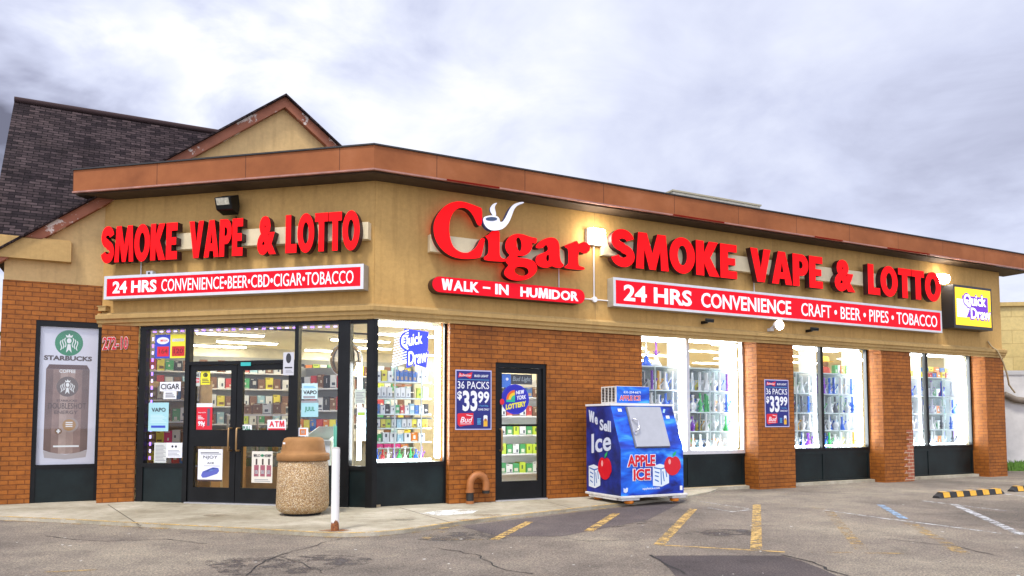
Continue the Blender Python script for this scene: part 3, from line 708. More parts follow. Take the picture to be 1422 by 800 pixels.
# ------------------------------------------------------------------ signs on the two fronts
LET = [SIGN_RED, RED_EDGE]
def letter_sign(fr, words, z0, z1, race, label):
    x0 = min(w[1] for w in words)
    t = thing('letter_sign', label, 'sign', fr, x0, 0, z0)
    m = M(fr); m.box(race[0], race[1], -.12, -.0, race[2], race[3]); m.build('raceway', CREAM, t, bevel=.004)
    for w, a, b in words: letters(fr, w, a, b, z0, z1, -.125, .125, LET, t, .052, .035)
    for xs in race[4:]:
        m = M(fr); m.tube([(xs, -.02, race[2]), (xs, -.02, z0-.25)], .011, 6); m.build('conduit', WHITE, t)
letter_sign('B', [('SMOKE', 4.18, 7.09), ('VAPE', 7.44, 9.43), ('&', 9.78, 10.40), ('LOTTO', 10.81, 13.27)], 4.03, 4.69, (4.10, 13.1, 4.23, 4.53, 7.75),
            'row of big red block letters spelling smoke vape and lotto on the long front')
letter_sign('A', [('SMOKE', -4.68, -3.265), ('VAPE', -3.05, -2.10), ('&', -1.85, -1.525), ('LOTTO', -1.366, -.14)], 3.88, 4.475, (-4.5, -.06, 4.065, 4.33, -4.1),
            'row of smaller red block letters on cream rail above the glass entrance')

# script sign: outlines surveyed on its own plane, given real thickness
def trace(pts, ox, oy, k, n=.26): return [on('B', ox+x/k, oy+y/k, n) for x, y in pts]
def smooth_loop(p, it=2):
    for _ in range(it):
        q = []
        for i in range(len(p)):
            a, b = p[i], p[(i+1) % len(p)]
            q += [(a[0]*.75+b[0]*.25, a[1]*.75+b[1]*.25), (a[0]*.25+b[0]*.75, a[1]*.25+b[1]*.75)]
        p = q
    return p
def flat_curve(loops, depth, y, name, mats, parent, fr='B'):
    """filled outline with holes, extruded: front at y-depth, back at y"""
    cu = bpy.data.curves.new('t', 'CURVE'); cu.dimensions = '2D'; cu.fill_mode = 'BOTH'; cu.extrude = .5
    for lp in loops:
        sp = cu.splines.new('POLY'); sp.points.add(len(lp)-1); sp.use_cyclic_u = True
        for p, q in zip(sp.points, lp): p.co = (q[0], q[1], 0, 1)
    ob = bpy.data.objects.new('t', cu); COL.objects.link(ob)
    dg = bpy.context.evaluated_depsgraph_get(); dg.update(); me = bpy.data.meshes.new_from_object(ob.evaluated_get(dg))
    bpy.data.objects.remove(ob); bpy.data.curves.remove(cu)
    m = M(fr); m.mesh([(v.co.x, y-depth*(v.co.z+.5), v.co.y) for v in me.vertices], [tuple(p.vertices) for p in me.polygons])
    m.m = [0 if abs(p.normal.z) > .9 else len(mats)-1 for p in me.polygons]
    bpy.data.meshes.remove(me); return m.build(name, mats, parent)
Z6 = (590, 270, 6.154); Z7 = (690, 300, 6.154)
gC = [(490,120),(470,110),(400,82),(330,60),(270,57),(190,82),(125,145),(85,215),(72,290),(85,370),(120,440),(170,495),(240,535),(310,550),(390,552),(450,546),(482,535),(496,480),(510,405),(516,378),(490,370),(470,390),(452,430),(430,462),(390,490),(350,500),(300,490),(255,460),(230,420),(215,360),(207,300),(213,225),(235,165),(270,125),(320,108),(372,128),(408,170),(435,222),(452,264),(486,270),(492,190)]
gI = [(513,357),(545,345),(572,312),(602,306),(637,310),(641,330),(641,420),(641,505),(648,535),(668,547),(694,550),(694,576),(600,571),(505,562),(505,532),(532,522),(545,490),(545,420),(542,390),(530,374)]
gG = [(347,188),(341,232),(325,236),(300,225),(305,262),(290,300),(260,328),(220,342),(190,337),(172,344),(182,356),(230,358),(290,370),(330,395),(349,440),(338,482),(300,520),(250,545),(180,554),(110,542),(70,512),(61,480),(75,450),(100,425),(94,410),(74,390),(84,360),(115,335),(84,305),(70,260),(80,212),(110,173),(160,150),(220,153),(270,172),(310,184)]
hG1 = [(165,203),(175,182),(190,182),(205,205),(213,240),(210,280),(200,303),(185,295),(172,262)]
hG2 = [(150,460),(163,440),(190,430),(240,435),(270,455),(274,485),(255,505),(215,514),(175,500),(155,480)]
gAa = [(330,262),(350,233),(385,204),(440,183),(490,183),(522,205),(537,245),(539,320),(542,370),(556,400),(577,416),(560,441),(500,442),(472,424),(440,442),(390,442),(350,422),(330,390),(335,350),(365,325),(410,310),(437,295),(437,265),(425,246),(412,250),(400,270),(365,277),(340,274)]
hA = [(445,325),(448,368),(440,388),(428,385),(422,360),(428,335)]
gR = [(578,250),(630,233),(682,208),(697,225),(695,246),(720,225),(760,220),(797,243),(799,282),(780,312),(750,324),(725,312),(706,302),(697,320),(697,400),(702,424),(725,432),(752,440),(752,464),(578,447),(580,430),(608,415),(613,380),(612,300),(605,277),(582,267)]
cs = thing('script_sign', 'large red serif script sign with white smoking pipe dotting the i', 'sign', 'B', 2.2, 0, 3.5)
m = M('B'); m.box(.86, 3.42, -.12, 0, 3.96, 4.24); m.build('raceway', CREAM, cs, bevel=.004)
for loops, z in (([gC], Z6), ([gI], Z6), ([gG, hG1, hG2], Z7), ([gAa, hA], Z7), ([gR], Z7)):
    flat_curve([smooth_loop(trace(l, *z), 2) for l in loops], .13, -.125, 'letter', LET, cs)
pw = [(497,215),(502,196),(530,184),(570,179),(610,182),(636,200),(642,237),(665,235),(690,198),(720,130),(752,88),(800,68),(846,62),(846,76),(800,88),(767,117),(747,170),(722,235),(682,285),(640,305),(570,310),(530,287),(505,252)]
BLUE_EDGE = mat('pipe_edge_blue', (.05, .08, .25), .4)
pe = flat_curve([smooth_loop(trace(pw, *Z6, n=.3), 2)], .10, -.20, 'pipe_emblem', [FACE_WHITE, BLUE_EDGE], cs)
pb = trace([(568+50*math.cos(a), 210+17*math.sin(a)) for a in np.linspace(0, 2*math.pi, 20)[:-1]], *Z6, n=.3)
flat_curve([pb], .006, -.3005, 'pipe_bowl', [mat('bowl_blue', (.04, .07, .16), .4)], pe)
sm = [(622,72),(603,90),(596,115),(606,150),(610,180),(588,190),(560,152),(554,120),(575,88),(600,73)]
flat_curve([smooth_loop(trace(sm, *Z6, n=.3), 2)], .03, -.27, 'smoke_curl', [FACE_WHITE, BLUE_EDGE], cs)
# pill sign
ps = thing('pill_sign', 'red pill shaped sign with white lettering below the script sign', 'sign', 'B', 2.27, 0, 3.31)
def pill(x0, x1, z0, z1, g=0):
    r = (z1-z0)/2-g; zc = (z0+z1)/2; P_ = []
    for k in range(13): a = math.pi/2 + math.pi*k/12; P_.append((x0+(z1-z0)/2+r*math.cos(a), zc+r*math.sin(a)))
    for k in range(13): a = -math.pi/2 + math.pi*k/12; P_.append((x1-(z1-z0)/2+r*math.cos(a), zc+r*math.sin(a)))
    return P_
m = M('B'); m.prism(pill(.865, 3.665, 3.31, 3.565), -.19, -.003); m.build('housing', mat('pill_side', (.03, .004, .006), .4), ps)
m = M('B'); m.prism(pill(.865, 3.665, 3.31, 3.565, .004), -.2, -.1901); m.build('sign_face', FACE_RED, ps)
text('B', 'WALK', 1.02, 1.66, 3.355, 3.53, -.2005, .006, 'lettering', FACE_WHITE, ps, .035)
text('B', '–', 1.73, 1.86, 3.43, 3.46, -.2005, .006, 'lettering', FACE_WHITE, ps, .03)
text('B', 'IN', 1.95, 2.19, 3.355, 3.525, -.2005, .006, 'lettering', FACE_WHITE, ps, .035)
text('B', 'HUMIDOR', 2.41, 3.53, 3.35, 3.522, -.2005, .006, 'lettering', FACE_WHITE, ps, .035)
m = M('B'); m.tube([(3.25, -.02, 3.96), (3.25, -.02, 3.565)], .01, 6); m.build('conduit', WHITE, ps)
# long box signs
def box_sign(fr, x0, x1, z0, z1, d, parts, label):
    t = thing('box_sign', label, 'sign', fr, (x0+x1)/2, 0, z0)
    m = M(fr); m.box(x0, x1, -d+.012, -.003, z0, z1); m.build('housing', mat('sign_case', (.42, .40, .34), .45, metal=.3, vary=.15), t)
    f = .045; m = M(fr)
    m.box(x0-.004, x1+.004, -d, -d+.0118, z1-f, z1); m.box(x0-.004, x1+.004, -d, -d+.0118, z0, z0+f); m.box(x0-.004, x0+f, -d, -d+.0118, z0+f, z1-f); m.box(x1-f, x1+.004, -d, -d+.0118, z0+f, z1-f)
    m.build('trim_frame', SILVER, t)
    m = M(fr); m.box(x0+f, x1-f, -d+.006, -d+.0119, z0+f, z1-f); m.build('sign_face', FACE_RED, t)
    h = z1-z0
    for body, a, b, lo, hi, off in parts:
        text(fr, body, x0+(x1-x0)*a, x0+(x1-x0)*b, z0+h*lo, z0+h*hi, -d+.0055, .004, 'lettering', FACE_WHITE, t, off)
    return t
FB = lambda x: (x-4.26)/(13.34-4.26)
box_sign('B', 4.26, 13.34, 3.325, 3.835, .2, [('24 HRS', FB(4.478), FB(6.014), .21, .79, .03), ('CONVENIENCE', FB(6.24), FB(8.565), .22, .77, .02), ('CRAFT • BEER • PIPES • TOBACCO', FB(8.85), FB(13.175), .23, .75, .006)],
         'long red box sign with silver frame and white lettering on the long front')
box_sign('A', -4.64, -.095, 3.287, 3.67, .2, [('24 HRS', .035, .215, .24, .76, .034), ('CONVENIENCE•BEER•CBD•CIGAR•TOBACCO', .235, .965, .24, .76, .004)],
         'shorter red box sign with white lettering above the entrance doors')
# yellow lottery box at the far end
ys = thing('lottery_sign', 'yellow lit square box sign with purple panel at the far right end', 'sign', 'B', 14.36, 0, 3.47)
m = M('B'); m.box(13.64, 15.10, -.3, -.003, 3.46, 4.47); m.build('housing', mat('case_black', (.02, .02, .024), .4), ys)
YFACE = mat('yellow_face', (.90, .60, .005), .35, emit=(1, .66, .01), estr=.55)
PURP = mat('purple_face', (.13, .02, .42), .35, emit=(.13, .02, .5), estr=.4)
m = M('B'); m.box(13.70, 15.04, -.308, -.3005, 3.53, 4.41); m.build('sign_face', YFACE, ys)
m = M('B'); m.box(13.95, 14.92, -.311, -.3085, 3.73, 4.23); m.build('purple_block', PURP, ys)
LIT = mat('lit_white', (.85, .85, .85), .35, emit=(1, 1, 1), estr=.6)
m = M('B')
for k in range(9): m.box(13.74, 14.10+.03*k, -.3115, -.3112 if False else -.3111, 3.72+.048*k, 3.72+.048*k+.036)
m.build('white_stripes', LIT, ys)
text('B', 'Quick', 13.97, 14.87, 3.93, 4.30, -.3118, .002, 'lettering_edge', PURP, ys, .055); text('B', 'Draw', 14.22, 15.03, 3.67, 3.99, -.3118, .002, 'lettering_edge', PURP, ys, .055)
text('B', 'Quick', 14.0, 14.84, 3.96, 4.27, -.3142, .006, 'lettering', LIT, ys, .02)
text('B', 'Draw', 14.25, 15.0, 3.70, 3.96, -.3142, .006, 'lettering', LIT, ys, .02)

# house number painted on the pier
hn = thing('house_number', 'red house number with white outline on the brick pier', 'house number', 'B', -3.53, 2.64, 2.42)
text('B', '272-10', -3.70, -3.33, 2.45, 2.67, 2.638, .006, 'outline', mat('num_white', (.85, .82, .8), .5), hn, .05, skew=.08)
text('B', '272-10', -3.694, -3.336, 2.457, 2.663, 2.631, .005, 'digits', mat('num_red', (.62, .01, .02), .5), hn, .018, skew=.08)

# ------------------------------------------------------------------ lamps, cameras, cables
def wall_lamp(fr, x0, x1, z0, z1, d, label, lit=True):
    t = thing('wall_lamp', label, 'wall lamp', fr, (x0+x1)/2, 0, z0, 'lit wall lamps on the long front')
    m = M(fr); m.prism([(x0, z0), (x1, z0), (x1, z1), (x0, z1)], -.09, -.003); m.build('housing', WHITE, t, bevel=.01)
    m = M(fr); m.side([(-.0905, z0+.01), (-d*.8, z0+.02), (-d, z0+.08), (-d, z1-.06), (-d*.85, z1-.01), (-.0905, z1-.01)], x0+.012, x1-.012); m.build('lens', LAMP, t, bevel=.008)
wall_lamp('B', 3.80, 4.10, 4.40, 4.68, .22, 'square lit wall lamp between the script sign and the block letters')
wall_lamp('B', 13.36, 13.68, 4.50, 4.72, .22, 'square lit wall lamp at the end of the block letters, above yellow sign')
t = thing('conduit_run', 'white electrical conduit with round junction box below the lit wall lamp', 'conduit', 'B', 3.97, 0, 3.4)
m = M('B'); m.tube([(3.97, -.015, 4.40), (3.97, -.015, 3.47)], .014, 6); m.tube([(3.67, -.015, 3.44), (4.26, -.015, 3.44)], .012, 6); m.build('pipe', WHITE, t)
m = M('B'); m.disc(3.97, 3.44, .05, .05, -.05, -.003, 14); m.build('junction_box', WHITE, t)
t = thing('spot_lamp', 'small bright lit flood lamp under the long box sign', 'flood lamp', 'B', 8.14, 0, 3.17)
m = M('B'); m.box(8.10, 8.18, -.10, -.003, 3.10, 3.16); m.tube([(8.14, -.06, 3.16), (8.14, -.14, 3.20)], .02, 8); m.build('bracket', WHITE, t)
m = M('B'); m.lathe(0, 0, [(.03, 0), (.075, .05), (.10, .12), (.098, .14)], 14)
m.v = [(8.14+x, -.14-z, 3.2+y) for x, y, z in m.v]; m.build('shade', WHITE, t)
m = M('B'); m.lathe(0, 0, [(.10, .142), (.095, .165), (.06, .185), (.01, .19)], 14)
m.v = [(8.14+x, -.14-z, 3.2+y) for x, y, z in m.v]; m.build('lens', glow_mat('flood_lens', (1, .9, .72), 22), t)
t = thing('flood_light', 'unlit black floodlight under the eave above the entrance letters', 'flood light', 'A', -2.37, 0, 4.5)
m = M('A'); m.box(-2.42, -2.34, -.20, -.003, 4.66, 4.72); m.build('arm', BLACK, t)
m = M('A'); m.side([(-.16, 4.88), (-.40, 4.78), (-.36, 4.66), (-.34, 4.60), (-.15, 4.56), (-.12, 4.7)], -2.52, -2.24); m.build('housing', BLACK, t, bevel=.012)
m = M('A'); m.mesh([(-2.49, -.404, 4.768), (-2.27, -.404, 4.768), (-2.27, -.366, 4.67), (-2.49, -.366, 4.67)], [(0, 1, 2, 3)]); m.build('lens', mat('dull_lens', (.55, .53, .42), .2, vary=.3, vscale=20), t)
m = M('A'); m.tube([(-2.38, -.015, 4.58), (-2.36, -.015, 4.48)], .01, 6); m.build('cord', BLACK, t)
def camera_obj(x, z, label):
    t = thing('security_camera', label, 'security camera', 'B', x, -.1, z, 'security cameras under the box sign')
    m = M('B'); m.box(x-.03, x+.03, -.13, -.003, z-.02, z+.03); m.tube([(x, -.12, z), (x+.02, -.2, z+.02)], .018, 6); m.build('bracket', BLACK, t)
    m = M('B'); m.tube([(x-.05, -.15, z+.04), (x+.08, -.24, z+.02)], .036, 8, smooth=False); m.build('body', BLACK, t)
camera_obj(6.42, 3.17, 'black security camera under the box sign above the window by the freezer')
camera_obj(9.20, 3.16, 'black security camera under the box sign above the middle window')
m = M('B'); P_ = [(15.35, -.02, 3.25), (15.42, -.06, 3.12), (15.55, -.12, 3.02), (15.75, -.13, 2.75), (15.95, -.10, 2.45), (16.1, -.05, 2.2), (16.5, .05, 2.02)]
m.tube(P_, .02, 6); solo(m, 'cable', mat('cable_tan', (.45, .34, .18), .7), 'loose tan cable drooping over the cornice at the far right corner', 'cable', (15.4, 0, 3.2))
t = thing('sensor_box', 'small white junction box on top of the entrance box sign', 'junction box', 'A', -3.9, 0, 3.68)
m = M('A'); m.box(-3.95, -3.83, -.09, -.003, 3.673, 3.75); m.build('box', WHITE, t, bevel=.006)
m = M('A'); m.disc(-3.89, 3.71, .018, .018, -.097, -.0905, 10); m.build('cap', BLACK, t)
t = thing('outlet_box', 'small tan outlet box left of the entrance cornice', 'junction box', 'A', -4.78, 0, 3.12)
m = M('A'); m.box(-4.84, -4.70, -.09, -.003, 3.12, 3.19); m.build('box', TRIM, t)
m = M('A'); m.box(-4.86, -4.68, -.10, -.003, 3.191, 3.205); m.build('cover', TRIM, t)
# roof-top unit
t = thing('rooftop_unit', 'pale cream rooftop unit showing above the long eave', 'rooftop unit', 'B', 9.5, 4.2, 5.38)
m = M('B'); m.box(8.2, 11.0, 3.0, 5.2, 5.38, 6.80); m.build('cabinet', mat('unit_cream', (.62, .58, .46), .6, vary=.15), t)
m = M('B'); m.box(8.17, 11.03, 2.97, 5.23, 6.801, 6.84); m.build('lid', mat('unit_lid', (.40, .36, .25), .6), t)

# ------------------------------------------------------------------ ice freezer
fz = thing('ice_freezer', 'blue ice merchandiser with grey slanted door on white pallet', 'freezer', 'B', 4.23, -.8, 0)
def swirl_mat():
    m = bpy.data.materials.new('ice_wrap'); m.use_nodes = True; nt = m.node_tree; b = nt.nodes['Principled BSDF']
    uv = nd(nt, 'ShaderNodeUVMap').outputs[0]
    mp = nd(nt, 'ShaderNodeMapping'); mp.inputs['Rotation'].default_value = (0, 0, .5); mp.inputs['Scale'].default_value = (1, 2.4, 1); nt.links.new(uv, mp.inputs[0])
    c = ramp(nt, noise(nt, mp.outputs[0], 1.5, 5, .5, .8), [(.30, (.003, .008, .12)), (.43, (.005, .04, .42)), (.57, (.008, .16, .80)), (.72, (.10, .50, .95))])
    nt.links.new(c, b.inputs['Base Color']); b.inputs['Roughness'].default_value = .3; MATS['ice_wrap'] = m; return m
WRAP = swirl_mat(); WRAP_D = mat('ice_wrap_side', (.012, .03, .24), .35, vary=.9, vscale=2)
SX0, SX1, BK, FT, TP = 3.61, 4.85, -.3, -1.3, -1.03
m = M('B'); m.side([(BK, .13), (FT, .13), (FT, .86), (TP, 1.55), (BK, 1.55)], SX0, SX1)
# left end gets the dark wrap
for i, f in enumerate(m.f):
    xs = [m.v[j][0] for j in f]
    if max(xs)-min(xs) < 1e-6: m.m[i] = 1
m.build('cabinet', [WRAP, WRAP_D], fz, bevel=.008)
m = M('B'); m.box(SX0-.01, SX1+.01, TP-.015, BK+.01, 1.553, 1.585); m.build('top_rim', WHITE, fz)
def slant(x0, x1, v0, v1, h0, h1, m):
    """block lying on the slanted face: v runs from 0 low to 1 high, h is the height off it"""
    L = math.hypot(FT-TP, .69); nn = Vector((0, -.69/L, -(TP-FT)/L*-1)) if False else Vector((0, -.69, .27)).normalized()
    pt = lambda x, v, h: tuple(Vector((x, FT+(TP-FT)*v, .86+.69*v)) + nn*h)
    vs = [pt(x, v, h) for h in (h0, h1) for v in (v0, v1) for x in (x0, x1)]
    m.mesh(vs, [(0, 2, 3, 1), (4, 5, 7, 6), (0, 1, 5, 4), (2, 6, 7, 3), (0, 4, 6, 2), (1, 3, 7, 5)]); return pt
m = M('B'); slant(3.90, 4.56, .03, .955, .012, .05, m); dr = m.build('freezer_door', mat('door_grey', (.42, .43, .46), .5, metal=.3, vary=.06), fz, bevel=.006)
m = M('B'); slant(3.885, 4.575, .015, .97, .001, .0118, m); m.build('door_gasket', mat('gasket', (.12, .13, .16), .6), dr)
m = M('B'); pt = slant(3.90, 3.94, .30, .36, .0505, .065, m)
m.tube([pt(3.925, .36, .06), pt(3.925, .37, .10), pt(3.99, .42, .10), pt(4.0, .60, .10), pt(3.93, .64, .10), pt(3.93, .65, .06)], .013, 6); m.build('handle', ALU, dr)
for x, v, w in ((3.73, .86, .07), (4.66, .70, .07)):
    m = M('B'); slant(x, x+w, v, v+.07, .001, .006, m); m.build('decal', WHITE, fz)
m = M('B')
for k in range(3): slant(4.62+.012*k, 4.66+.012*k, .84+.03*k, .87+.03*k, .001, .004, m)
m.build('decal', mat('pale_blue', (.35, .6, .85), .4), fz)
# condenser box on top
m = M('B'); m.box(3.78, 4.44, -.95, -.5, 1.587, 1.875); cb = m.build('condenser_box', [mat('grille_white', (.62, .60, .55), .5)], fz, bevel=.006)
m = M('B')
for i in range(4):
    for j in range(9): m.box(3.775, 3.7798, -.90+.10*i, -.84+.10*i, 1.625+.026*j, 1.625+.026*j+.017)
m.build('grille_slots', BLACK, cb)
m = M('B'); m.box(3.785, 4.435, -.955, -.9502, 1.60, 1.868); m.build('front_panel', WRAP, cb)
text('B', '631-254-6671', 3.92, 4.26, 1.757, 1.795, -.956, .002, 'lettering', mat('ltr_white', (.8, .85, .9), .5), cb, .012)
ICE_RED = mat('ice_red', (.62, .006, .02), .4)
LW = MATS['ltr_white']
text('B', 'APPLE ICE', 3.835, 4.255, 1.635, 1.725, -.956, .002, 'lettering', LW, cb, .06)
text('B', 'APPLE ICE', 3.84, 4.25, 1.64, 1.72, -.9585, .002, 'lettering', ICE_RED, cb, .02)
# wrap lettering and pictures
text('B', 'APPLE', 3.72, 4.285, .575, .775, FT-.003, .003, 'lettering', LW, fz, .085)
text('B', 'APPLE', 3.735, 4.27, .585, .765, FT-.0065, .003, 'lettering', ICE_RED, fz, .035)
text('B', 'ICE', 3.83, 4.19, .355, .555, FT-.003, .003, 'lettering', LW, fz, .085)
text('B', 'ICE', 3.845, 4.175, .365, .545, FT-.0065, .003, 'lettering', ICE_RED, fz, .035)
subframe('FZL', 'B', SX0, -.3, -math.pi/2)      # the left end: x runs from the wall to the front
LT = mat('ltr_ice', (.62, .68, .80), .45)
text('FZL', 'We', .09, .36, 1.27, 1.46, -.004, .003, 'lettering', LT, fz, .03, skew=-.25)
text('FZL', 'Sell', .42, .74, 1.14, 1.32, -.004, .003, 'lettering', LT, fz, .03, skew=-.1)
text('FZL', 'Ice', .17, .74, .80, 1.12, -.004, .003, 'lettering', LT, fz, .02, skew=.12)
def apple(fr, cx, cz, s, y, parent):
    P_ = []
    for k in range(30):
        a = 2*math.pi*k/30; r = 1 - .14*math.exp(-((a-math.pi/2)/.35)**2)*1.6 + .06*math.cos(2*a); r *= .92 if math.sin(a) < -.3 else 1
        P_.append((cx + s*.44*r*math.cos(a), cz + s*.5*r*math.sin(a)))
    m = M(fr); m.prism(P_, y-.003, y); m.build('apple_picture', ICE_RED, parent)
    m = M(fr); m.prism([(cx, cz+s*.40), (cx+s*.04, cz+s*.55), (cx+s*.22, cz+s*.66), (cx+s*.17, cz+s*.50), (cx+s*.05, cz+s*.42)], y-.005, y-.0031); m.build('apple_leaf', mat('leaf_green', (.02, .40, .12), .4), parent)
    m = M(fr); m.disc(cx-s*.17, cz+s*.18, s*.07, s*.12, y-.0045, y-.0031, 12); m.build('apple_shine', mat('shine', (.8, .35, .33), .4), parent)
def ice_block(fr, x, z, s, y, parent):
    m = M(fr); m.prism([(x, z), (x+s*.55, z-s*.06), (x+s, z+s*.1), (x+s*1.0, z+s*.95), (x+s*.45, z+s*1.08), (x, z+s*.98)], y-.003, y); m.build('ice_picture', mat('ice_white', (.70, .78, .86), .4), parent)
    m = M(fr); LB = [((.06, .90), (.50, .82)), ((.50, .82), (.95, .92)), ((.50, .82), (.52, .04)), ((.12, .70), (.40, .62)), ((.12, .5), (.36, .44)), ((.12, .3), (.36, .2)), ((.62, .7), (.70, .2)), ((.8, .8), (.86, .4))]
    for (a, b), (c, d) in LB:
        p, q = Vector((x+a*s, z+b*s)), Vector((x+c*s, z+d*s)); n_ = (q-p).normalized(); n_ = Vector((-n_.y, n_.x))*s*.03
        m.poly([(p.x-n_.x, y-.0036, p.y-n_.y), (q.x-n_.x, y-.0036, q.y-n_.y), (q.x+n_.x, y-.0036, q.y+n_.y), (p.x+n_.x, y-.0036, p.y+n_.y)])
    m.build('ice_lines', mat('ice_blue', (.02, .14, .45), .4), parent)
ice_block('B', 4.225, .27, .32, FT-.003, fz); apple('B', 4.62, .58, .36, FT-.007, fz)
ice_block('FZL', .08, .22, .34, -.003, fz); apple('FZL', .56, .54, .42, -.007, fz)
text('B', 'appleice.com', 4.02, 4.36, .205, .25, FT-.003, .002, 'lettering', LW, fz, .01)
m = M('B'); m.box(4.77, 4.82, FT-.004, FT-.0005, .18, .25); m.build('decal', WHITE, fz)
m = M('B'); m.prism([(3.66, .19), (3.70, .175), (3.735, .20), (3.74, .25), (3.715, .26), (3.69, .235), (3.655, .255)], FT-.004, FT-.0005); m.build('decal', LT, fz)
m = M('B'); m.box(SX0-.03, SX1+.05, FT-.04, BK, .095, .128); m.box(SX0-.0, SX0+.34, FT-.02, FT+.1, .055, .0945); m.box(SX1-.25, SX1+.03, FT-.02, FT+.1, .055, .0945); m.box(SX0-.02, SX0+.1, FT+.1, BK-.1, .055, .0945)
m.build('pallet', mat('pallet_white', (.66, .64, .60), .7, vary=.2, vscale=8), fz, bevel=.004)
for x, y in ((3.80, -1.24), (4.70, -1.24), (3.75, -.45), (4.72, -.45)):
    m = M('B'); m.lathe(x, y, [(.06, 0), (.075, .012), (.075, .042), (.06, .0545)], 14); m.build('foot', mat('orange_foot', (.75, .22, .01), .5), fz)

# ------------------------------------------------------------------ litter bin, bollard, vent pipe, wheel stops
bx, by = gr(420, 714, 0); FR['T'] = (bx, by, -.1)
def aggregate():
    m = bpy.data.materials.new('pebble_aggregate'); m.use_nodes = True; nt = m.node_tree; b = nt.nodes['Principled BSDF']
    tc = nd(nt, 'ShaderNodeTexCoord').outputs['Object']
    v = nd(nt, 'ShaderNodeTexVoronoi'); v.inputs['Scale'].default_value = 105; nt.links.new(tc, v.inputs['Vector'])
    sp = nd(nt, 'ShaderNodeSeparateXYZ'); nt.links.new(v.outputs['Color'], sp.inputs[0])
    c = ramp(nt, sp.outputs[0], [(.0, (.26, .13, .05)), (.3, (.46, .28, .12)), (.65, (.60, .41, .19)), (.85, (.76, .60, .38)), (1, (.85, .76, .58))])
    c = mixc(nt, ramp(nt, v.outputs['Distance'], [(.4, (0, 0, 0)), (.75, (.7, .7, .7))]), c, (.16, .09, .04))
    nt.links.new(c, b.inputs['Base Color']); b.inputs['Roughness'].default_value = .6
    bp = nd(nt, 'ShaderNodeBump'); bp.inputs['Strength'].default_value = .8; bp.inputs['Distance'].default_value = .008; bp.invert = True
    nt.links.new(v.outputs['Distance'], bp.inputs['Height']); nt.links.new(bp.outputs[0], b.inputs['Normal']); return m
bn = thing('litter_bin', 'round pebble concrete litter bin with brown plastic dome lid', 'litter bin', 'T', 0, 0, 0)
m = M('T'); m.lathe(0, 0, [(.27, .03), (.315, .05), (.348, .09), (.362, .14), (.355, .40), (.343, .735), (.32, .75)], 40); m.build('body', aggregate(), bn)
m = M('T'); m.lathe(0, 0, [(.25, 0), (.25, .0295)], 24); m.build('base', BLACK, bn)
LID = mat('bin_brown', (.33, .165, .06), .65, spec=.2, vary=.18, vscale=5)
m = M('T'); m.lathe(0, 0, [(.35, .752), (.362, .762), (.362, .835), (.352, .85), (.312, .858), (.30, .90), (.283, 1.02), (.262, 1.06), (.225, 1.075), (.205, 1.07), (.20, 1.04), (.198, .96)], 40); ld = m.build('lid', LID, bn)
m = M('T'); m.lathe(0, 0, [(.197, .955), (.19, .96)], 24); m.build('opening', BLACK, ld)
m = M('T'); m.box(-.19, -.16, -.272, -.262, .985, 1.01); m.build('bolt', WHITE, ld)
px_, py_ = gr(465, 737, 0); FR['P'] = (px_, py_, 0)
def rust_post():
    m = bpy.data.materials.new('rusty_white'); m.use_nodes = True; nt = m.node_tree; b = nt.nodes['Principled BSDF']
    tc = nd(nt, 'ShaderNodeTexCoord').outputs['Object']; sp = nd(nt, 'ShaderNodeSeparateXYZ'); nt.links.new(tc, sp.inputs[0])
    mp = nd(nt, 'ShaderNodeMapping'); mp.inputs['Scale'].default_value = (1, 1, .3); nt.links.new(tc, mp.inputs[0])
    n = noise(nt, mp.outputs[0], 14, 5, .7)
    low = math_(nt, 'MULTIPLY', math_(nt, 'MAXIMUM', math_(nt, 'SUBTRACT', .14, sp.outputs[2]), 0), 3.2)
    a = ramp(nt, math_(nt, 'ADD', n, low), [(.60, (0, 0, 0)), (.66, (1, 1, 1))])
    r_ = ramp(nt, noise(nt, tc, 50, 4), [(.3, (.10, .03, .012)), (.7, (.36, .12, .03))])
    nt.links.new(mixc(nt, a, (.78, .77, .74), r_), b.inputs['Base Color']); b.inputs['Roughness'].default_value = .6; return m
po = thing('bollard', 'slim white steel bollard with rust at its foot beside the bin', 'bollard', 'P', 0, 0, 0)
m = M('P'); m.lathe(0, 0, [(.048, 0), (.048, .95), (.0475, .975)], 20); m.build('post', rust_post(), po)
m = M('P'); m.lathe(0, 0, [(.047, .976), (.044, .985), (.02, .992)], 20); m.build('cap', mat('cap_grey', (.45, .42, .38), .7), po)
m = M('P'); m.poly([(.16*math.cos(a)*(1+.25*math.sin(2*a+1)), .10*math.sin(a), .0055) for a in np.linspace(0, 2*math.pi, 16)[:-1]]); m.build('rust_stain', worn_paint('rust', (.30, .10, .02), (.3, .2, .1), .5, 20), po)
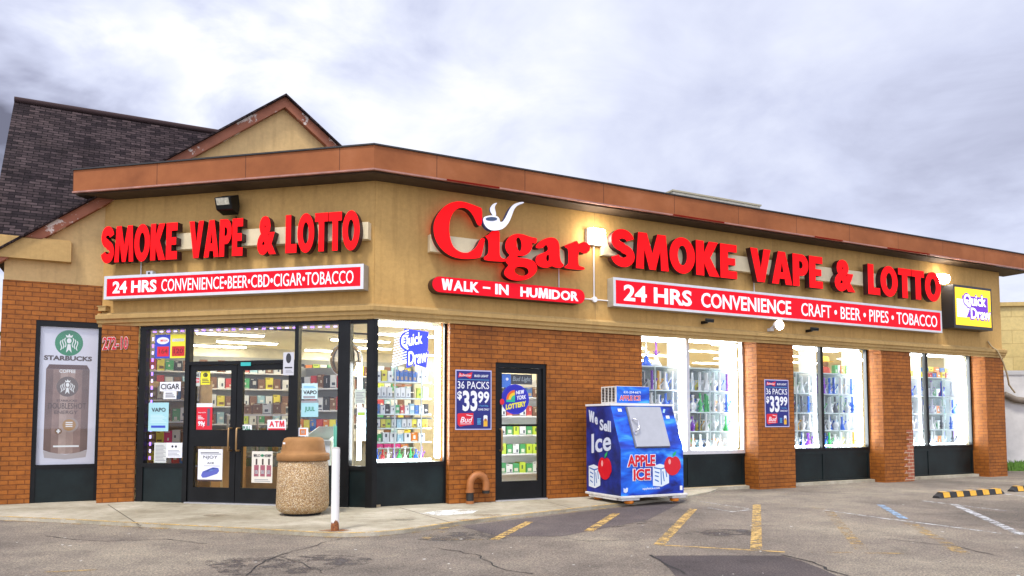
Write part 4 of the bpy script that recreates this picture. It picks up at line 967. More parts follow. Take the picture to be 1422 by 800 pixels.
# painted vent pipe bent down against the wall
vp = thing('vent_pipe', 'brown painted gooseneck vent pipe on the wall beside the side door', 'pipe', 'B', 1.55, -.1, 0)
VP = mat('pipe_brown', (.36, .13, .035), .5, vary=.15, vscale=12)
arc = [(1.56, -.10, .17), (1.56, -.10, .27)] + [(1.70-.14*math.cos(a), -.10, .29+.16*math.sin(a)) for a in np.linspace(0, math.pi, 10)] + [(1.84, -.10, .27), (1.84, -.10, .20)]
m = M('B'); m.tube(arc, .058, 14); m.build('bend', VP, vp)
m = M('B'); m.lathe(1.56, -.10, [(.07, .175), (.07, .22)], 14); m.lathe(1.56, -.10, [(.066, 0), (.066, .045)], 14); m.build('collar', VP, vp)
m = M('B'); m.lathe(1.56, -.10, [(.059, .046), (.059, .172)], 14); m.build('riser', mat('pipe_black', (.02, .018, .016), .6), vp)
m = M('B'); m.lathe(1.84, -.10, [(.056, .15), (.062, .198)], 14); m.build('mouth', MATS['pipe_black'], vp)
def wheel_stop(p0, p1, label):
    a, b = Vector(gr(*p0, ZA)), Vector(gr(*p1, ZA)); d = b-a; nm = 'WS%d' % len(FR); FR[nm] = (a.x, a.y, math.atan2(d.y, d.x)); L = d.length
    t = thing('wheel_stop', label, 'wheel stop', nm, 0, 0, ZA, 'rubber wheel stops in the lot')
    m = M(nm); pr = [(-.08, ZA), (.08, ZA), (.055, ZA+.10), (-.055, ZA+.10)]
    v = [(0, y, z) for y, z in pr[:2]] + [(0, .05, ZA+.04), (0, -.05, ZA+.04)]
    v += [(.12, y, z) for y, z in pr] + [(L-.12, y, z) for y, z in pr] + [(L, .08, ZA), (L, -.08, ZA)][::-1] + [(L, .05, ZA+.04), (L, -.05, ZA+.04)]
    f = [(0, 1, 2, 3)] + [(i*4+k, i*4+(k+1) % 4, i*4+4+(k+1) % 4, i*4+4+k) for i in range(3) for k in range(4)] + [(12, 13, 14, 15)]
    m.mesh(v, f); m.build('body', mat('rubber', (.02, .02, .02), .6, vary=.3), t, bevel=.008)
    n = 5 if L > 1 else 1; YR = mat('reflector_yellow', (.72, .38, .03), .5, vary=.2, vscale=20)
    for k in range(n):
        x = .19 + (L-.38)*k/max(1, n-1)
        m = M(nm); h = .003
        for (y0, z0), (y1, z1) in (((-.078, ZA+.012), (-.056, ZA+.0985)), ((-.056, ZA+.1035), (.056, ZA+.1035))):
            m.mesh([(x-.09, y0-h, z0), (x+.09, y0-h, z0), (x+.09, y1-h, z1), (x-.09, y1-h, z1)], [(0, 1, 2, 3)])
        m.build('reflector', YR, t)
wheel_stop((1300, 692), (1390, 685.5), 'black rubber wheel stop with yellow blocks in front of the farthest window')
wheel_stop((1404, 683), (1490, 677), 'black rubber wheel stop with yellow blocks cut by the right edge')

# ------------------------------------------------------------------ posters
def paper(name, col, **k): return mat(name, col, .4, **k)
NAVY = paper('poster_navy', (.012, .016, .17), vary=.35, vscale=2)
PW = paper('poster_white', (.80, .81, .85)); PR = paper('poster_red', (.66, .012, .03)); PB = paper('poster_cyan', (.10, .42, .72)); INK = paper('ink', (.03, .03, .035))
PRIM = paper('poster_rim', (.50, .50, .74))
def price_poster(x0, x1, z0, z1, label):
    t = thing('price_poster', label, 'poster', 'B', (x0+x1)/2, 0, z0, 'beer price posters on the brick')
    w, h = x1-x0, z1-z0; X = lambda a: x0+w*a; Z = lambda a: z0+h*a
    m = M('B'); m.box(x0, x1, -.008, -.002, z0, z1); m.build('sheet', PRIM, t)
    m = M('B'); m.box(X(.025), X(.975), -.0095, -.0082, Z(.018), Z(.982)); m.build('print', NAVY, t)
    y = -.0097
    m = M('B'); m.prism([(X(.07), Z(.87)), (X(.10), Z(.955)), (X(.27), Z(.925)), (X(.46), Z(.965)), (X(.43), Z(.87)), (X(.40), Z(.855)), (X(.26), Z(.895))], y-.001, y); m.build('emblem', PR, t)
    text('B', 'Budweiser', X(.10), X(.43), Z(.89), Z(.935), y-.0012, .001, 'lettering', PW, t, .0, .2)
    text('B', 'BUD LIGHT', X(.52), X(.91), Z(.885), Z(.925), y, .001, 'lettering', PW, t, .02)
    m = M('B'); m.box(X(.06), X(.93), y-.001, y, Z(.835), Z(.842)); m.build('rule', PB, t)
    text('B', '36 PACKS', X(.055), X(.93), Z(.685), Z(.81), y, .001, 'lettering', PW, t, .006)
    text('B', '$', X(.05), X(.175), Z(.49), Z(.645), y, .001, 'lettering', PW, t, .03)
    text('B', '33', X(.195), X(.60), Z(.31), Z(.655), y, .001, 'lettering', PW, t, .035)
    text('B', '99', X(.615), X(.935), Z(.445), Z(.645), y, .001, 'lettering', PW, t, .03)
    text('B', '+ Tax & Dep.', X(.64), X(.91), Z(.385), Z(.415), y, .001, 'lettering', PB, t, .01)
    text('B', 'CANS ONLY', X(.62), X(.94), Z(.325), Z(.36), y, .001, 'lettering', PW, t, .015)
    m = M('B'); m.prism([(X(.06), Z(.09)), (X(.05), Z(.26)), (X(.09), Z(.275)), (X(.49), Z(.28)), (X(.50), Z(.085)), (X(.30), Z(.075)), (X(.12), Z(.055))], y-.001, y); m.build('emblem', PR, t)
    text('B', 'Bud', X(.13), X(.47), Z(.12), Z(.215), y-.0012, .001, 'lettering', PW, t, .01, .3)
    m = M('B'); m.box(X(.13), X(.44), y-.002, y-.0012, Z(.095), Z(.103)); m.poly([(X(.30), y-.002, Z(.245)), (X(.48), y-.002, Z(.225)), (X(.48), y-.002, Z(.235)), (X(.30), y-.002, Z(.255))]); m.build('flourish', PW, t)
    for k in range(5): m = M('B'); m.box(X(.60), X(.70-.01*(k % 2)), y-.001, y, Z(.09+.022*k), Z(.102+.022*k)); m.build('fine_print', PB, t)
    m = M('B'); m.box(X(.775), X(.885), y-.001, y, Z(.055), Z(.155)); m.build('can_picture', paper('can_gold', (.75, .42, .03)), t)
    m = M('B'); m.box(X(.775), X(.885), y-.001, y, Z(.156), Z(.235)); m.box(X(.79), X(.87), y-.001, y, Z(.2351), Z(.245)); m.build('can_picture', PW, t)
    m = M('B'); m.disc(X(.83), Z(.165), w*.04, h*.025, y-.002, y-.0012, 12); m.build('can_badge', paper('can_amber', (.45, .15, .02)), t)
price_poster(1.343, 1.978, 1.163, 2.124, 'blue beer price poster on the brick beside the side door')
price_poster(7.99, 8.645, 1.185, 2.135, 'blue beer price poster on the brick pier between two windows')

# coffee can poster behind the old front window
yP = yL+.045
cp = thing('coffee_poster', 'tall pale poster of a brown coffee can in the old front window', 'poster', 'B', -4.19, yP, .6)
x0, x1, z0, z1 = -4.598, -3.777, .602, 2.838
w, h = x1-x0, z1-z0; X = lambda a: x0+w*a; Z = lambda a: z0+h*a
m = M('B'); m.box(x0, x1, yP+.01, yP+.014, z0, z1); m.build('sheet', paper('poster_pale', (.62, .62, .70), vary=.1, vscale=1), cp)
y = yP+.0095; GRN = paper('emblem_green', (.02, .22, .10)); PALE = paper('emblem_white', (.74, .76, .76)); DK = paper('poster_dark', (.06, .035, .03))
def siren(cx, cz, r, y, g, wt, parent):
    rx, rz_ = r, r*1.06
    m = M('B'); m.disc(cx, cz, rx, rz_, y-.0008, y, 32); m.build('emblem', g, parent)
    m = M('B')     # simple white figure: face, crown, wavy hair and tails
    yy = y-.0009
    m.disc(cx, cz+.18*r, .17*r, .22*r, yy-.0005, yy, 14)
    m.prism([(cx-.2*r, cz+.45*r), (cx-.26*r, cz+.68*r), (cx-.1*r, cz+.58*r), (cx, cz+.78*r), (cx+.1*r, cz+.58*r), (cx+.26*r, cz+.68*r), (cx+.2*r, cz+.45*r)], yy-.0005, yy)
    for sgn in (-1, 1):
        for k in range(3):
            P_ = [(cx+sgn*r*(.27+.15*k+.05*math.sin(j*1.1)), cz+r*(.42-.12*k-.13*j)) for j in range(7)]
            for a, b in zip(P_, P_[1:]): m.poly([(a[0]-.035*r, yy, a[1]), (a[0]+.035*r, yy, a[1]), (b[0]+.035*r, yy, b[1]), (b[0]-.035*r, yy, b[1])])
    m.prism([(cx-.10*r, cz-.1*r), (cx+.10*r, cz-.1*r), (cx+.2*r, cz-.8*r), (cx, cz-.55*r), (cx-.2*r, cz-.8*r)], yy-.0005, yy)
    m.build('emblem_figure', wt, parent)
siren(X(.49), Z(.885), .2, y, GRN, PALE, cp)
text('B', 'STARBUCKS', X(.07), X(.90), Z(.755), Z(.79), y, .001, 'lettering', DK, cp, .045)
# picture of the can
CANC = [(.15, .092, .078), (.24, .155, .13), (.38, .28, .24), (.32, .225, .19), (.24, .155, .13), (.15, .095, .082)]
cl, cr = .115, .865
for k in range(6):
    a, b = cl+(cr-cl)*k/6, cl+(cr-cl)*(k+1)/6
    e = lambda q: .03*(((q-.49)/.38)**2)
    m = M('B'); m.prism([(X(a), Z(.075+e(a))), (X(b), Z(.075+e(b))), (X(b), Z(.69)), (X(a), Z(.69))], y-.0006, y)
    m.build('can_picture', mat('can_brown%d' % k, CANC[k], .35, vary=.25, vscale=3), cp)
m = M('B'); m.prism([(X(cl), Z(.691)), (X(cr), Z(.691)), (X(cr-.05), Z(.725)), (X(cl+.05), Z(.725))], y-.0006, y); m.build('can_picture', mat('can_top', (.10, .05, .045), .3), cp)
m = M('B'); m.prism([(X(cl+.02), Z(.05)), (X(.49), Z(.035)), (X(cr-.02), Z(.05)), (X(cr), Z(.1)), (X(.49), Z(.07)), (X(cl), Z(.1))], y-.0004, y+.0002); m.build('can_picture', mat('can_rim', (.40, .36, .36), .3), cp)
yt = y-.0008
text('B', 'COFFEE', X(.34), X(.62), Z(.665), Z(.69), yt, .0006, 'lettering', PALE, cp, .02)
siren(X(.49), Z(.565), .155, yt, mat('can_emblem', (.13, .10, .09), .4), PALE, cp)
text('B', 'STARBUCKS', X(.31), X(.66), Z(.455), Z(.47), yt, .0006, 'lettering', DK, cp, .02)
text('B', 'DOUBLESHOT', X(.17), X(.82), Z(.403), Z(.445), yt, .0006, 'lettering', DK, cp, .006)
text('B', 'ENERGY', X(.28), X(.68), Z(.365), Z(.39), yt, .0006, 'lettering', DK, cp, .01)
m = M('B'); m.disc(X(.56), Z(.285), .115, .115, yt-.0005, yt, 24); m.build('can_ring', mat('ring_pale', (.30, .25, .23), .4), cp)
m = M('B'); m.disc(X(.54), Z(.285), .095, .095, yt-.001, yt-.0006, 24); m.build('can_badge', mat('badge_gold', (.36, .20, .07), .4), cp)
for k in range(3): m = M('B'); m.box(X(.48), X(.60), yt-.0016, yt-.0011, Z(.272+.014*k), Z(.279+.014*k)); m.build('fine_print', PALE, cp)
m = M('B'); m.disc(X(.36), Z(.24), .05, .05, yt-.001, yt-.0006, 16); m.build('can_badge', mat('badge_brown', (.17, .085, .04), .4), cp)
m = M('B'); m.box(X(.345), X(.375), yt-.0016, yt-.0011, Z(.225), Z(.255)); m.box(X(.325), X(.3449), yt-.0016, yt-.0011, Z(.235), Z(.245)); m.box(X(.3751), X(.395), yt-.0016, yt-.0011, Z(.235), Z(.245)); m.build('plus_mark', PALE, cp)
m = M('B'); m.box(X(.28), X(.72), yt-.0006, yt, Z(.125), Z(.137)); m.build('fine_print', PALE, cp)
m = M('B'); m.box(-4.65, -3.75, yP+.03, yP+.05, .55, 2.9); m.build('backing', mat('backing_board', (.4, .4, .42), .8), cp)

# notices stuck to the entrance glass
YG = .073
def notice(px, label, base, items, fr='A', y=YG, name='notice', cat='notice', group='notices on the entrance glass'):
    x0, x1, z0, z1 = rect(fr, *px); w, h = x1-x0, z1-z0
    t = thing(name, label, cat, fr, (x0+x1)/2, y, z0, group)
    m = M(fr); m.box(x0, x1, y-.002, y, z0, z1); m.build('sheet', base, t)
    for it in items:
        k = it[0]
        if k == 't': _, body, a, b, c, d, mt, off = it; text(fr, body, x0+w*a, x0+w*b, z0+h*c, z0+h*d, y-.0045, .0008, 'lettering', mt, t, off)
        elif k == 'l':
            _, a, b, c, d, n_, mt = it; m = M(fr)
            for i in range(n_):
                q = (d-c)/n_; m.box(x0+w*a, x0+w*(b-.1*((i*7) % 3)), y-.0031, y-.0022, z0+h*(c+q*i), z0+h*(c+q*(i+.45)))
            m.build('fine_print', mt, t)
        elif k == 'b': _, a, b, c, d, mt = it; m = M(fr); m.box(x0+w*a, x0+w*b, y-.0033, y-.0022, z0+h*c, z0+h*d); m.build('picture_block', mt, t)
        elif k == 'd': _, cx, cz, rx, rz_, mt = it; m = M(fr); m.disc(x0+w*cx, z0+h*cz, w*rx, h*rz_, y-.0038, y-.0024, 18); m.build('picture_shape', mt, t)
        elif k == 'p': _, pts, mt = it; m = M(fr); m.prism([(x0+w*a, z0+h*b) for a, b in pts], y-.0042, y-.0024); m.build('picture_shape', mt, t)
    return t
TEAL = paper('paper_teal', (.35, .62, .66)); LTEAL = paper('paper_pale_teal', (.55, .74, .76)); YELP = paper('paper_yellow', (.80, .72, .03)); GREY = paper('ink_grey', (.3, .3, .32)); BLUP = paper('paper_blue', (.03, .06, .50)); VIOL = paper('paper_violet', (.10, .12, .45)); ORA = paper('paper_orange', (.70, .2, .03))
t = notice((211, 464, 254, 497), 'blue and yellow lottery jackpot board with red number windows', BLUP, [('b', .5, 1, 0, 1, YELP), ('b', .08, .46, .08, .5, PR), ('b', .56, .97, .08, .5, PR), ('d', .26, .75, .2, .15, PW), ('b', .56, .95, .7, .82, PW), ('t', 'MEGA', .18, .42, .71, .80, PR, .02),
    ('t', '164', .14, .42, .2, .4, mat('digit_red', (.25, .02, .02), .5), .01), ('t', '120', .62, .92, .2, .4, MATS['digit_red'], .01)], name='lottery_board', cat='lottery board', group=None)
notice((218, 530, 247, 543), 'white card with large italic cigar lettering, left pane', PW, [('t', 'CIGAR', .05, .95, .2, .8, INK, .02)])
notice((223, 542, 241, 554), 'small white card directly below the cigar card', PW, [('l', .15, .9, .2, .85, 3, INK)])
notice((202, 559, 230, 599), 'pale blue vapour notice in the left side pane', TEAL, [('t', 'VAPO', .15, .85, .68, .82, INK, .02), ('l', .1, .9, .3, .6, 6, LTEAL), ('b', .15, .85, .12, .2, BLUP)])
notice((210, 615, 227, 643), 'grey lined sheet low in the left side pane', paper('paper_grey', (.60, .62, .58)), [('l', .1, .95, .1, .92, 12, GREY)])
notice((227, 615, 249, 636), 'white sheet with two dots low in the left side pane', PW, [('l', .1, .9, .1, .55, 5, GREY), ('d', .38, .75, .07, .08, INK), ('d', .6, .75, .07, .08, INK)])
notice((264, 516, 274, 536), 'small red and grey card at top of left door', paper('card_grey', (.55, .58, .52)), [('b', .1, .9, .25, .55, PR), ('t', 'WE ARE', .1, .9, .65, .9, INK, .02), ('t', 'OPEN', .15, .85, .32, .48, PW, .02)])
notice((275, 515, 288, 534), 'small yellow card at top of left door', YELP, [('d', .5, .72, .25, .16, INK), ('d', .5, .72, .15, .09, YELP), ('l', .15, .95, .15, .5, 3, INK)])
notice((269, 560, 291, 597), 'red ninety nine cent device poster on the left door', PR, [('b', 0, 1, .86, 1, PW), ('t', '99¢', .12, .55, .1, .33, PW, .035), ('t', 'disposable', .1, .6, .62, .68, PW, .0), ('l', .1, .5, .4, .56, 3, PW), ('b', .68, .85, .15, .8, mat('device', (.10, .09, .13), .3)), ('l', .1, .9, .88, .98, 2, INK)])
notice((271, 624, 305, 669), 'white poster of a blue vape device low on the left door', PW, [('t', 'NJOY', .22, .80, .68, .80, INK, .004), ('t', 'ACE', .38, .66, .54, .60, INK, .012), ('l', .1, .95, .84, .93, 2, INK), ('l', .25, .9, .47, .51, 1, GREY), ('b', 0, 1, .0, .055, DK),
    ('p', [(.14, .18), (.2, .30), (.62, .44), (.84, .42), (.88, .33), (.8, .24), (.36, .12), (.2, .11)], VIOL), ('p', [(.2, .28), (.62, .42), (.8, .40), (.5, .30)], paper('vape_blue', (.16, .25, .66)))])
notice((346, 627, 375, 671), 'cream poster of three dropper bottles low on the right door', paper('paper_cream', (.72, .68, .58)), [('t', 'WILD', .08, .42, .82, .91, INK, .015), ('t', 'HEMP', .58, .94, .82, .91, INK, .015), ('d', .5, .865, .07, .045, GRN)] +
    sum([[('b', .12+.3*k, .34+.3*k, .2, .56, mat('dropper_rose', (.34, .10, .13), .4)), ('b', .19+.3*k, .27+.3*k, .57, .76, DK), ('b', .15+.3*k, .31+.3*k, .28, .4, PW)] for k in range(3)], []) + [('l', .15, .9, .04, .14, 2, GREY)])
notice((368, 583, 394, 599), 'white sticker with red bank machine lettering on the right door', PW, [('t', 'ATM', .1, .92, .38, .92, PR, .04), ('b', .04, .96, .06, .26, PR)])
notice((332, 590, 346, 599), 'white pull sticker beside the door handle', PW, [('t', 'PULL', .12, .9, .22, .8, GRN, .03)])
notice((392, 489, 407, 521), 'grey card with black oval on the mullion right of the doors', paper('card_pale', (.56, .56, .60)), [('d', .5, .74, .24, .22, INK), ('l', .3, .75, .70, .80, 2, YELP), ('b', .15, .85, .30, .36, INK), ('l', .25, .95, .1, .24, 3, GREY)], y=.028)
notice((333, 503, 347, 508), 'scrap of teal tape above the right door', paper('tape_teal', (.03, .45, .42)), [], y=.028)
notice((416, 532, 438, 554), 'pale teal vapour notice in the right side pane', LTEAL, [('t', 'VAPO', .1, .95, .3, .55, INK, .03), ('l', .1, .9, .7, .88, 2, PB), ('b', .1, .85, .05, .2, GREY)])
notice((415, 556, 439, 579), 'teal notice below the vapour notice in the right pane', TEAL, [('t', 'JUUL', .22, .8, .28, .62, GRN, .015), ('b', 0, 1, .86, 1, GREY)])
notice((490, 540, 505, 561), 'pale green lined card in the narrow corner pane', paper('card_green', (.58, .66, .56)), [('l', .1, .9, .12, .85, 7, GREY)])
notice((493, 566, 505, 578), 'small white and lime card in the narrow corner pane', PW, [('b', .1, .9, .1, .45, paper('lime', (.45, .65, .1)))])
notice((411, 594, 425, 606), 'white card with an orange square near the bin', PW, [('b', .15, .8, .15, .85, ORA), ('b', .28, .67, .3, .7, PW)])

# round lottery sticker and the glass door's small signs
t = thing('lottery_sticker', 'round blue lottery sticker with rainbow mark on the side door', 'sticker', 'B', 2.46, .08, 1.43)
y = .078; m = M('B'); m.disc(2.455, 1.665, .262, .25, y-.002, y, 36); m.build('disc', paper('sticker_blue', (.02, .025, .50)), t)
m = M('B'); m.disc(2.455, 1.665, .235, .223, y-.0026, y-.0021, 36); m.build('inner_disc', paper('sticker_blue2', (.012, .015, .40)), t)
for k, (r_, c) in enumerate([(.16, (.75, .12, .01)), (.12, (.80, .55, .02)), (.075, (.02, .45, .25))]):
    m = M('B'); m.disc(2.45, 1.66, r_, r_, y-.0034-.0008*k, y-.0028-.0008*k, 14, a0=math.pi*.5, a1=math.pi); m.build('rainbow', paper('rain%d' % k, c), t)
m = M('B'); m.box(2.29, 2.45, y-.0034, y-.0028, 1.62, 1.658); m.build('rainbow', MATS['rain2'], t)
text('B', 'NEW', 2.47, 2.62, 1.755, 1.82, y-.003, .001, 'lettering', PW, t, .03, skew=.12); text('B', 'YORK', 2.48, 2.66, 1.665, 1.735, y-.003, .001, 'lettering', PW, t, .03, skew=.12)
text('B', 'LOTTERY', 2.28, 2.66, 1.52, 1.61, y-.003, .001, 'lettering', YELP, t, .05, skew=.18)
t = thing('neon_sign', 'dark unlit beer tube sign hung at the top of the side door', 'neon sign', 'B', 2.55, .13, 1.93)
m = M('B'); m.box(2.40, 2.80, .12, .15, 1.92, 2.09); m.build('backing', INK, t)
text('B', 'Bud Light', 2.43, 2.77, 1.95, 2.05, .1195, .012, 'tube_lettering', mat('tube_grey', (.4, .45, .45), .2), t, .0, .2)
m = M('B'); m.disc(2.20, 1.62, .04, .05, .05, .058, 14); solo(m, 'round_sticker', PR, 'small round red sticker at the left edge of the side door glass', 'sticker', (2.2, .05, 1.62))
t = thing('blue_flyer', 'bright blue flyer in the top left corner of the side door', 'notice', 'B', 2.28, .1, 1.9)
m = M('B'); m.box(2.21, 2.38, .088, .091, 1.86, 2.09); m.build('sheet', paper('flyer_blue', (.02, .16, .65)), t); m = M('B'); m.disc(2.31, 2.0, .025, .025, .0865, .0878, 12); m.build('dot', PW, t)

# lit window sign
t = thing('window_sign', 'blue lit window sign with white stripes in the corner window', 'window sign', 'B', .75, .1, 2.2)
QB = mat('lit_blue', (.01, .02, .6), .4, emit=(.01, .03, .95), estr=.9); QW = mat('lit_pale', (.8, .8, .9), .4, emit=(.92, .93, 1), estr=1.0)
a0, b0, c0, d0 = .45, .92, 2.12, 2.79
m = M('B'); m.prism([(.53, 2.27), (.93, 2.15), (.96, 2.73), (.56, 2.76)], .20, .23); m.build('panel', QB, t)
m = M('B')
for k in range(13):
    zz = 2.14+.042*k; m.prism([(.35+.004*k, zz), (.62, zz+.085), (.62, zz+.105), (.35+.004*k, zz+.02)], .188, .1985)
m.build('stripes', QW, t)
text('B', 'Quick', .47, .88, 2.43, 2.72, .1868, .001, 'lettering_edge', QB, t, .06, skew=.22); text('B', 'Draw', .59, .96, 2.18, 2.46, .1868, .001, 'lettering_edge', QB, t, .055, skew=.22)
text('B', 'Quick', .50, .85, 2.46, 2.69, .1855, .006, 'lettering', QW, t, .02, skew=.22); text('B', 'Draw', .62, .93, 2.21, 2.43, .1855, .006, 'lettering', QW, t, .02, skew=.22)
m = M('B'); m.tube([(.58, .22, 2.76), (.58, .22, 2.99)], .004, 5); m.tube([(.92, .22, 2.73), (.92, .22, 2.99)], .004, 5); m.build('hanger', SILVER, t)

# ------------------------------------------------------------------ light inside
def tube_light(pts, label, r=.022, mt=None):
    m = M('B'); m.tube(pts, r, 6)
    return solo(m, 'light_tube', mt or TUBE, label, 'light tube', pts[0], 'light tubes edging the display windows')
wn = ['window behind the ice freezer', 'middle window of the long front', 'farthest window of the long front']
for wi, (x0, x1, mu, _) in enumerate(WINS):
    tube_light([(x0+.1, .47, 2.87), (x1-.16, .47, 2.87)], 'white light tube along the top of the ' + wn[wi])
    tube_light([(x1-.13, .475, .78), (x1-.13, .475, 2.83)], 'white light tube down the right edge of the ' + wn[wi], .042, TUBE2)
    tube_light([(mu-.12, .475, .78), (mu-.12, .475, 2.83)], 'white light tube down the centre bar of the ' + wn[wi], .018)
    tube_light([(x0+.1, .47, .77), (x1-.26, .47, .77)], 'white light tube along the foot of the ' + wn[wi], .015)
tube_light([(1.13, .23, .72), (1.13, .23, 2.82)], 'white light tube down the right edge of the corner window', .045, TUBE2)
tube_light([(.12, .25, 2.85), (1.02, .25, 2.85)], 'white light tube along the top of the corner window', .018)
tube_light([(.12, .225, .70), (1.02, .225, .70)], 'white light tube along the foot of the corner window', .012)
p = inv('B', W('A', -.33, .25, 0)); tube_light([(p[0], p[1], .70), (p[0], p[1], 2.2)], 'white light tube standing in the narrow corner pane', .03)
tube_light([(3.10, .32, .35), (3.10, .32, 2.1)], 'glowing stand-in for a lit white panel behind the right edge of the side door', .085)  # added glowing column in place of a white panel under bright light
def led_dots(fr, pts, label, mts):
    t = thing('led_string', label, 'light string', fr, pts[0][0], .14, pts[0][1], 'coloured light strings round the entrance glass')
    m = M(fr)
    for i, (x, z) in enumerate(pts):
        v = abs(pts[-1][1]-pts[0][1]) > .5
        m.box(x-(.012 if v else .028), x+(.012 if v else .028), .13, .142, z-(.028 if v else .010), z+(.028 if v else .010), i % 2)
    m.build('diodes', mts, t); m = M(fr)
    (xa, za), (xb, zb) = pts[0], pts[-1]; m.box(min(xa, xb)-.03, max(xa, xb)+.03, .1425, .147, min(za, zb)-.03, max(za, zb)+.03) if False else None
LV = glow_mat('led_violet', (.30, .14, 1), 3.2); LV2 = glow_mat('led_white', (.55, .45, 1), 2.2)
led_dots('A', [(-3.955, .70+.115*k) for k in range(18)], 'violet light string down the left side pane', [LV, LV2])
led_dots('A', [(-3.93+.13*k, 2.775) for k in range(6)], 'violet light string along the top of the left side pane', [LV, LV2])
led_dots('A', [(-3.15+.135*k, 2.775) for k in range(14)], 'violet light string along the top above the doors', [LV2, LV])
led_dots('A', [(-1.22+.13*k, 2.775) for k in range(5)], 'violet light string along the top of the right side pane', [LV2, LV])
TR = 0
for iy, yy in enumerate((1.35, 2.75, 4.15, 5.6, 6.7)):
    for ix in range(7):
        xx = -2.2 + 2.55*ix + .5*(iy % 2)
        if xx < -.9 and yy < 3.4 or xx < 0 and yy < 1.7 and xx < -.5 or xx > 14.6: continue
        if ix > 4 and iy > 3: continue
        t = thing('ceiling_light', 'white fluorescent panel on the shop ceiling, row %s, %s along' % (['one nearest the glass', 'two', 'three', 'four', 'five at the back'][iy], ['first', 'second', 'third', 'fourth', 'fifth', 'sixth', 'seventh'][ix]), 'ceiling light', 'B', xx+.6, yy, 2.97, 'fluorescent panels on the shop ceiling')
        m = M('B'); m.box(xx, xx+1.25, yy, yy+.20, 2.972, 2.998); m.build('housing', WHITE, t)
        m = M('B'); m.box(xx+.02, xx+1.23, yy+.02, yy+.18, 2.955, 2.9715); m.build('diffuser', TROFFER, t)

# ------------------------------------------------------------------ display shelves and their goods
ORD = ['first', 'second', 'third', 'fourth', 'fifth', 'sixth', 'seventh', 'eighth', 'ninth', 'tenth', 'eleventh', 'twelfth', 'thirteenth', 'fourteenth']
SHELF = mat('shelf_glass', (.70, .80, .80), .15); POSTM = mat('shelf_post', (.55, .62, .62), .3, metal=.4); BACKM = mat('shelf_back', (.17, .21, .21), .5, vary=.5, vscale=3); ENDM = mat('shelf_end', (.75, .78, .8), .5)
tints = {'clear': ((.86, .90, .92), .5), 'blue': ((.02, .14, .72), .7), 'green': ((.06, .55, .14), .65), 'amber': ((.80, .42, .03), .65), 'violet': ((.25, .06, .55), .65), 'white': ((.85, .86, .86), .8), 'red': ((.62, .05, .06), .6), 'smoky': ((.16, .18, .20), .55)}
def pipe_mesh(kind, col):
    m = M('W'); c, al = tints[col]
    if kind == 'beaker': m.lathe(0, 0, [(.055, 0), (.062, .01), (.058, .04), (.028, .13), (.021, .16), (.021, .30), (.026, .31), (.021, .315)], 12)
    if kind == 'straight': m.lathe(0, 0, [(.058, 0), (.058, .012), (.024, .02), (.024, .14), (.032, .16), (.024, .18), (.024, .36), (.029, .37), (.024, .375)], 12)
    if kind == 'bubble': m.lathe(0, 0, [(.045, 0), (.05, .01), (.03, .02), (.052, .06), (.060, .10), (.045, .14), (.02, .17), (.02, .25), (.03, .28), (.02, .285)], 12)
    if kind == 'twin': m.lathe(0, 0, [(.05, 0), (.05, .012), (.02, .025), (.045, .07), (.02, .11), (.045, .16), (.02, .20), (.02, .33), (.028, .345)], 12)
    m.tube([(.02, -.01, .10), (.07, -.02, .16), (.085, -.022, .19)], .009, 6)
    m.lathe(.088, -.022, [(.008, .18), (.022, .215), (.02, .22)], 8)
    body = m
    return body, tinted('glass_'+col, c, al)
PROTO = {}
def place_pipe(kind, col, fr, x, y, z, s, rot, label, group):
    k = (kind, col)
    if k not in PROTO:
        b, mt = pipe_mesh(kind, col); o = b.build('glass_pipe', mt); tag(o, label, 'glass pipe', group); PROTO[k] = o
    else:
        o = PROTO[k].copy(); COL.objects.link(o); o['label'] = label; o['group'] = group
    o.location = W(fr, x, y, z); o.scale = (s, s, s); o.rotation_euler = (0, 0, FR[fr][2]+rot); return o
def hookah(fr, x, y, z, vase, stem, s, label):
    t = thing('hookah', label, 'hookah', fr, x, y, z, 'hookahs on the top shelf')
    m = M(fr); m.lathe(x, y, [(.15*s, z), (.16*s, z+.02*s), (.12*s, z+.08*s), (.06*s, z+.20*s), (.05*s, z+.28*s)], 16); m.build('vase', vase, t)
    m = M(fr); m.lathe(x, y, [(.02*s, z+.281*s), (.05*s, z+.32*s), (.02*s, z+.36*s), (.035*s, z+.42*s), (.022*s, z+.46*s), (.022*s, z+.66*s), (.03*s, z+.67*s)], 10)
    m.tube([(x, y, z+.33*s), (x+.10*s, y-.02, z+.40*s)], .012*s, 6); m.tube([(x, y, z+.33*s), (x-.10*s, y-.02, z+.40*s)], .012*s, 6); m.build('stem', stem, t)
    m = M(fr); m.lathe(x, y, [(.02*s, z+.671*s), (.045*s, z+.70*s), (.04*s, z+.73*s)], 10); m.build('bowl', stem, t)
rng2 = random.Random(3)
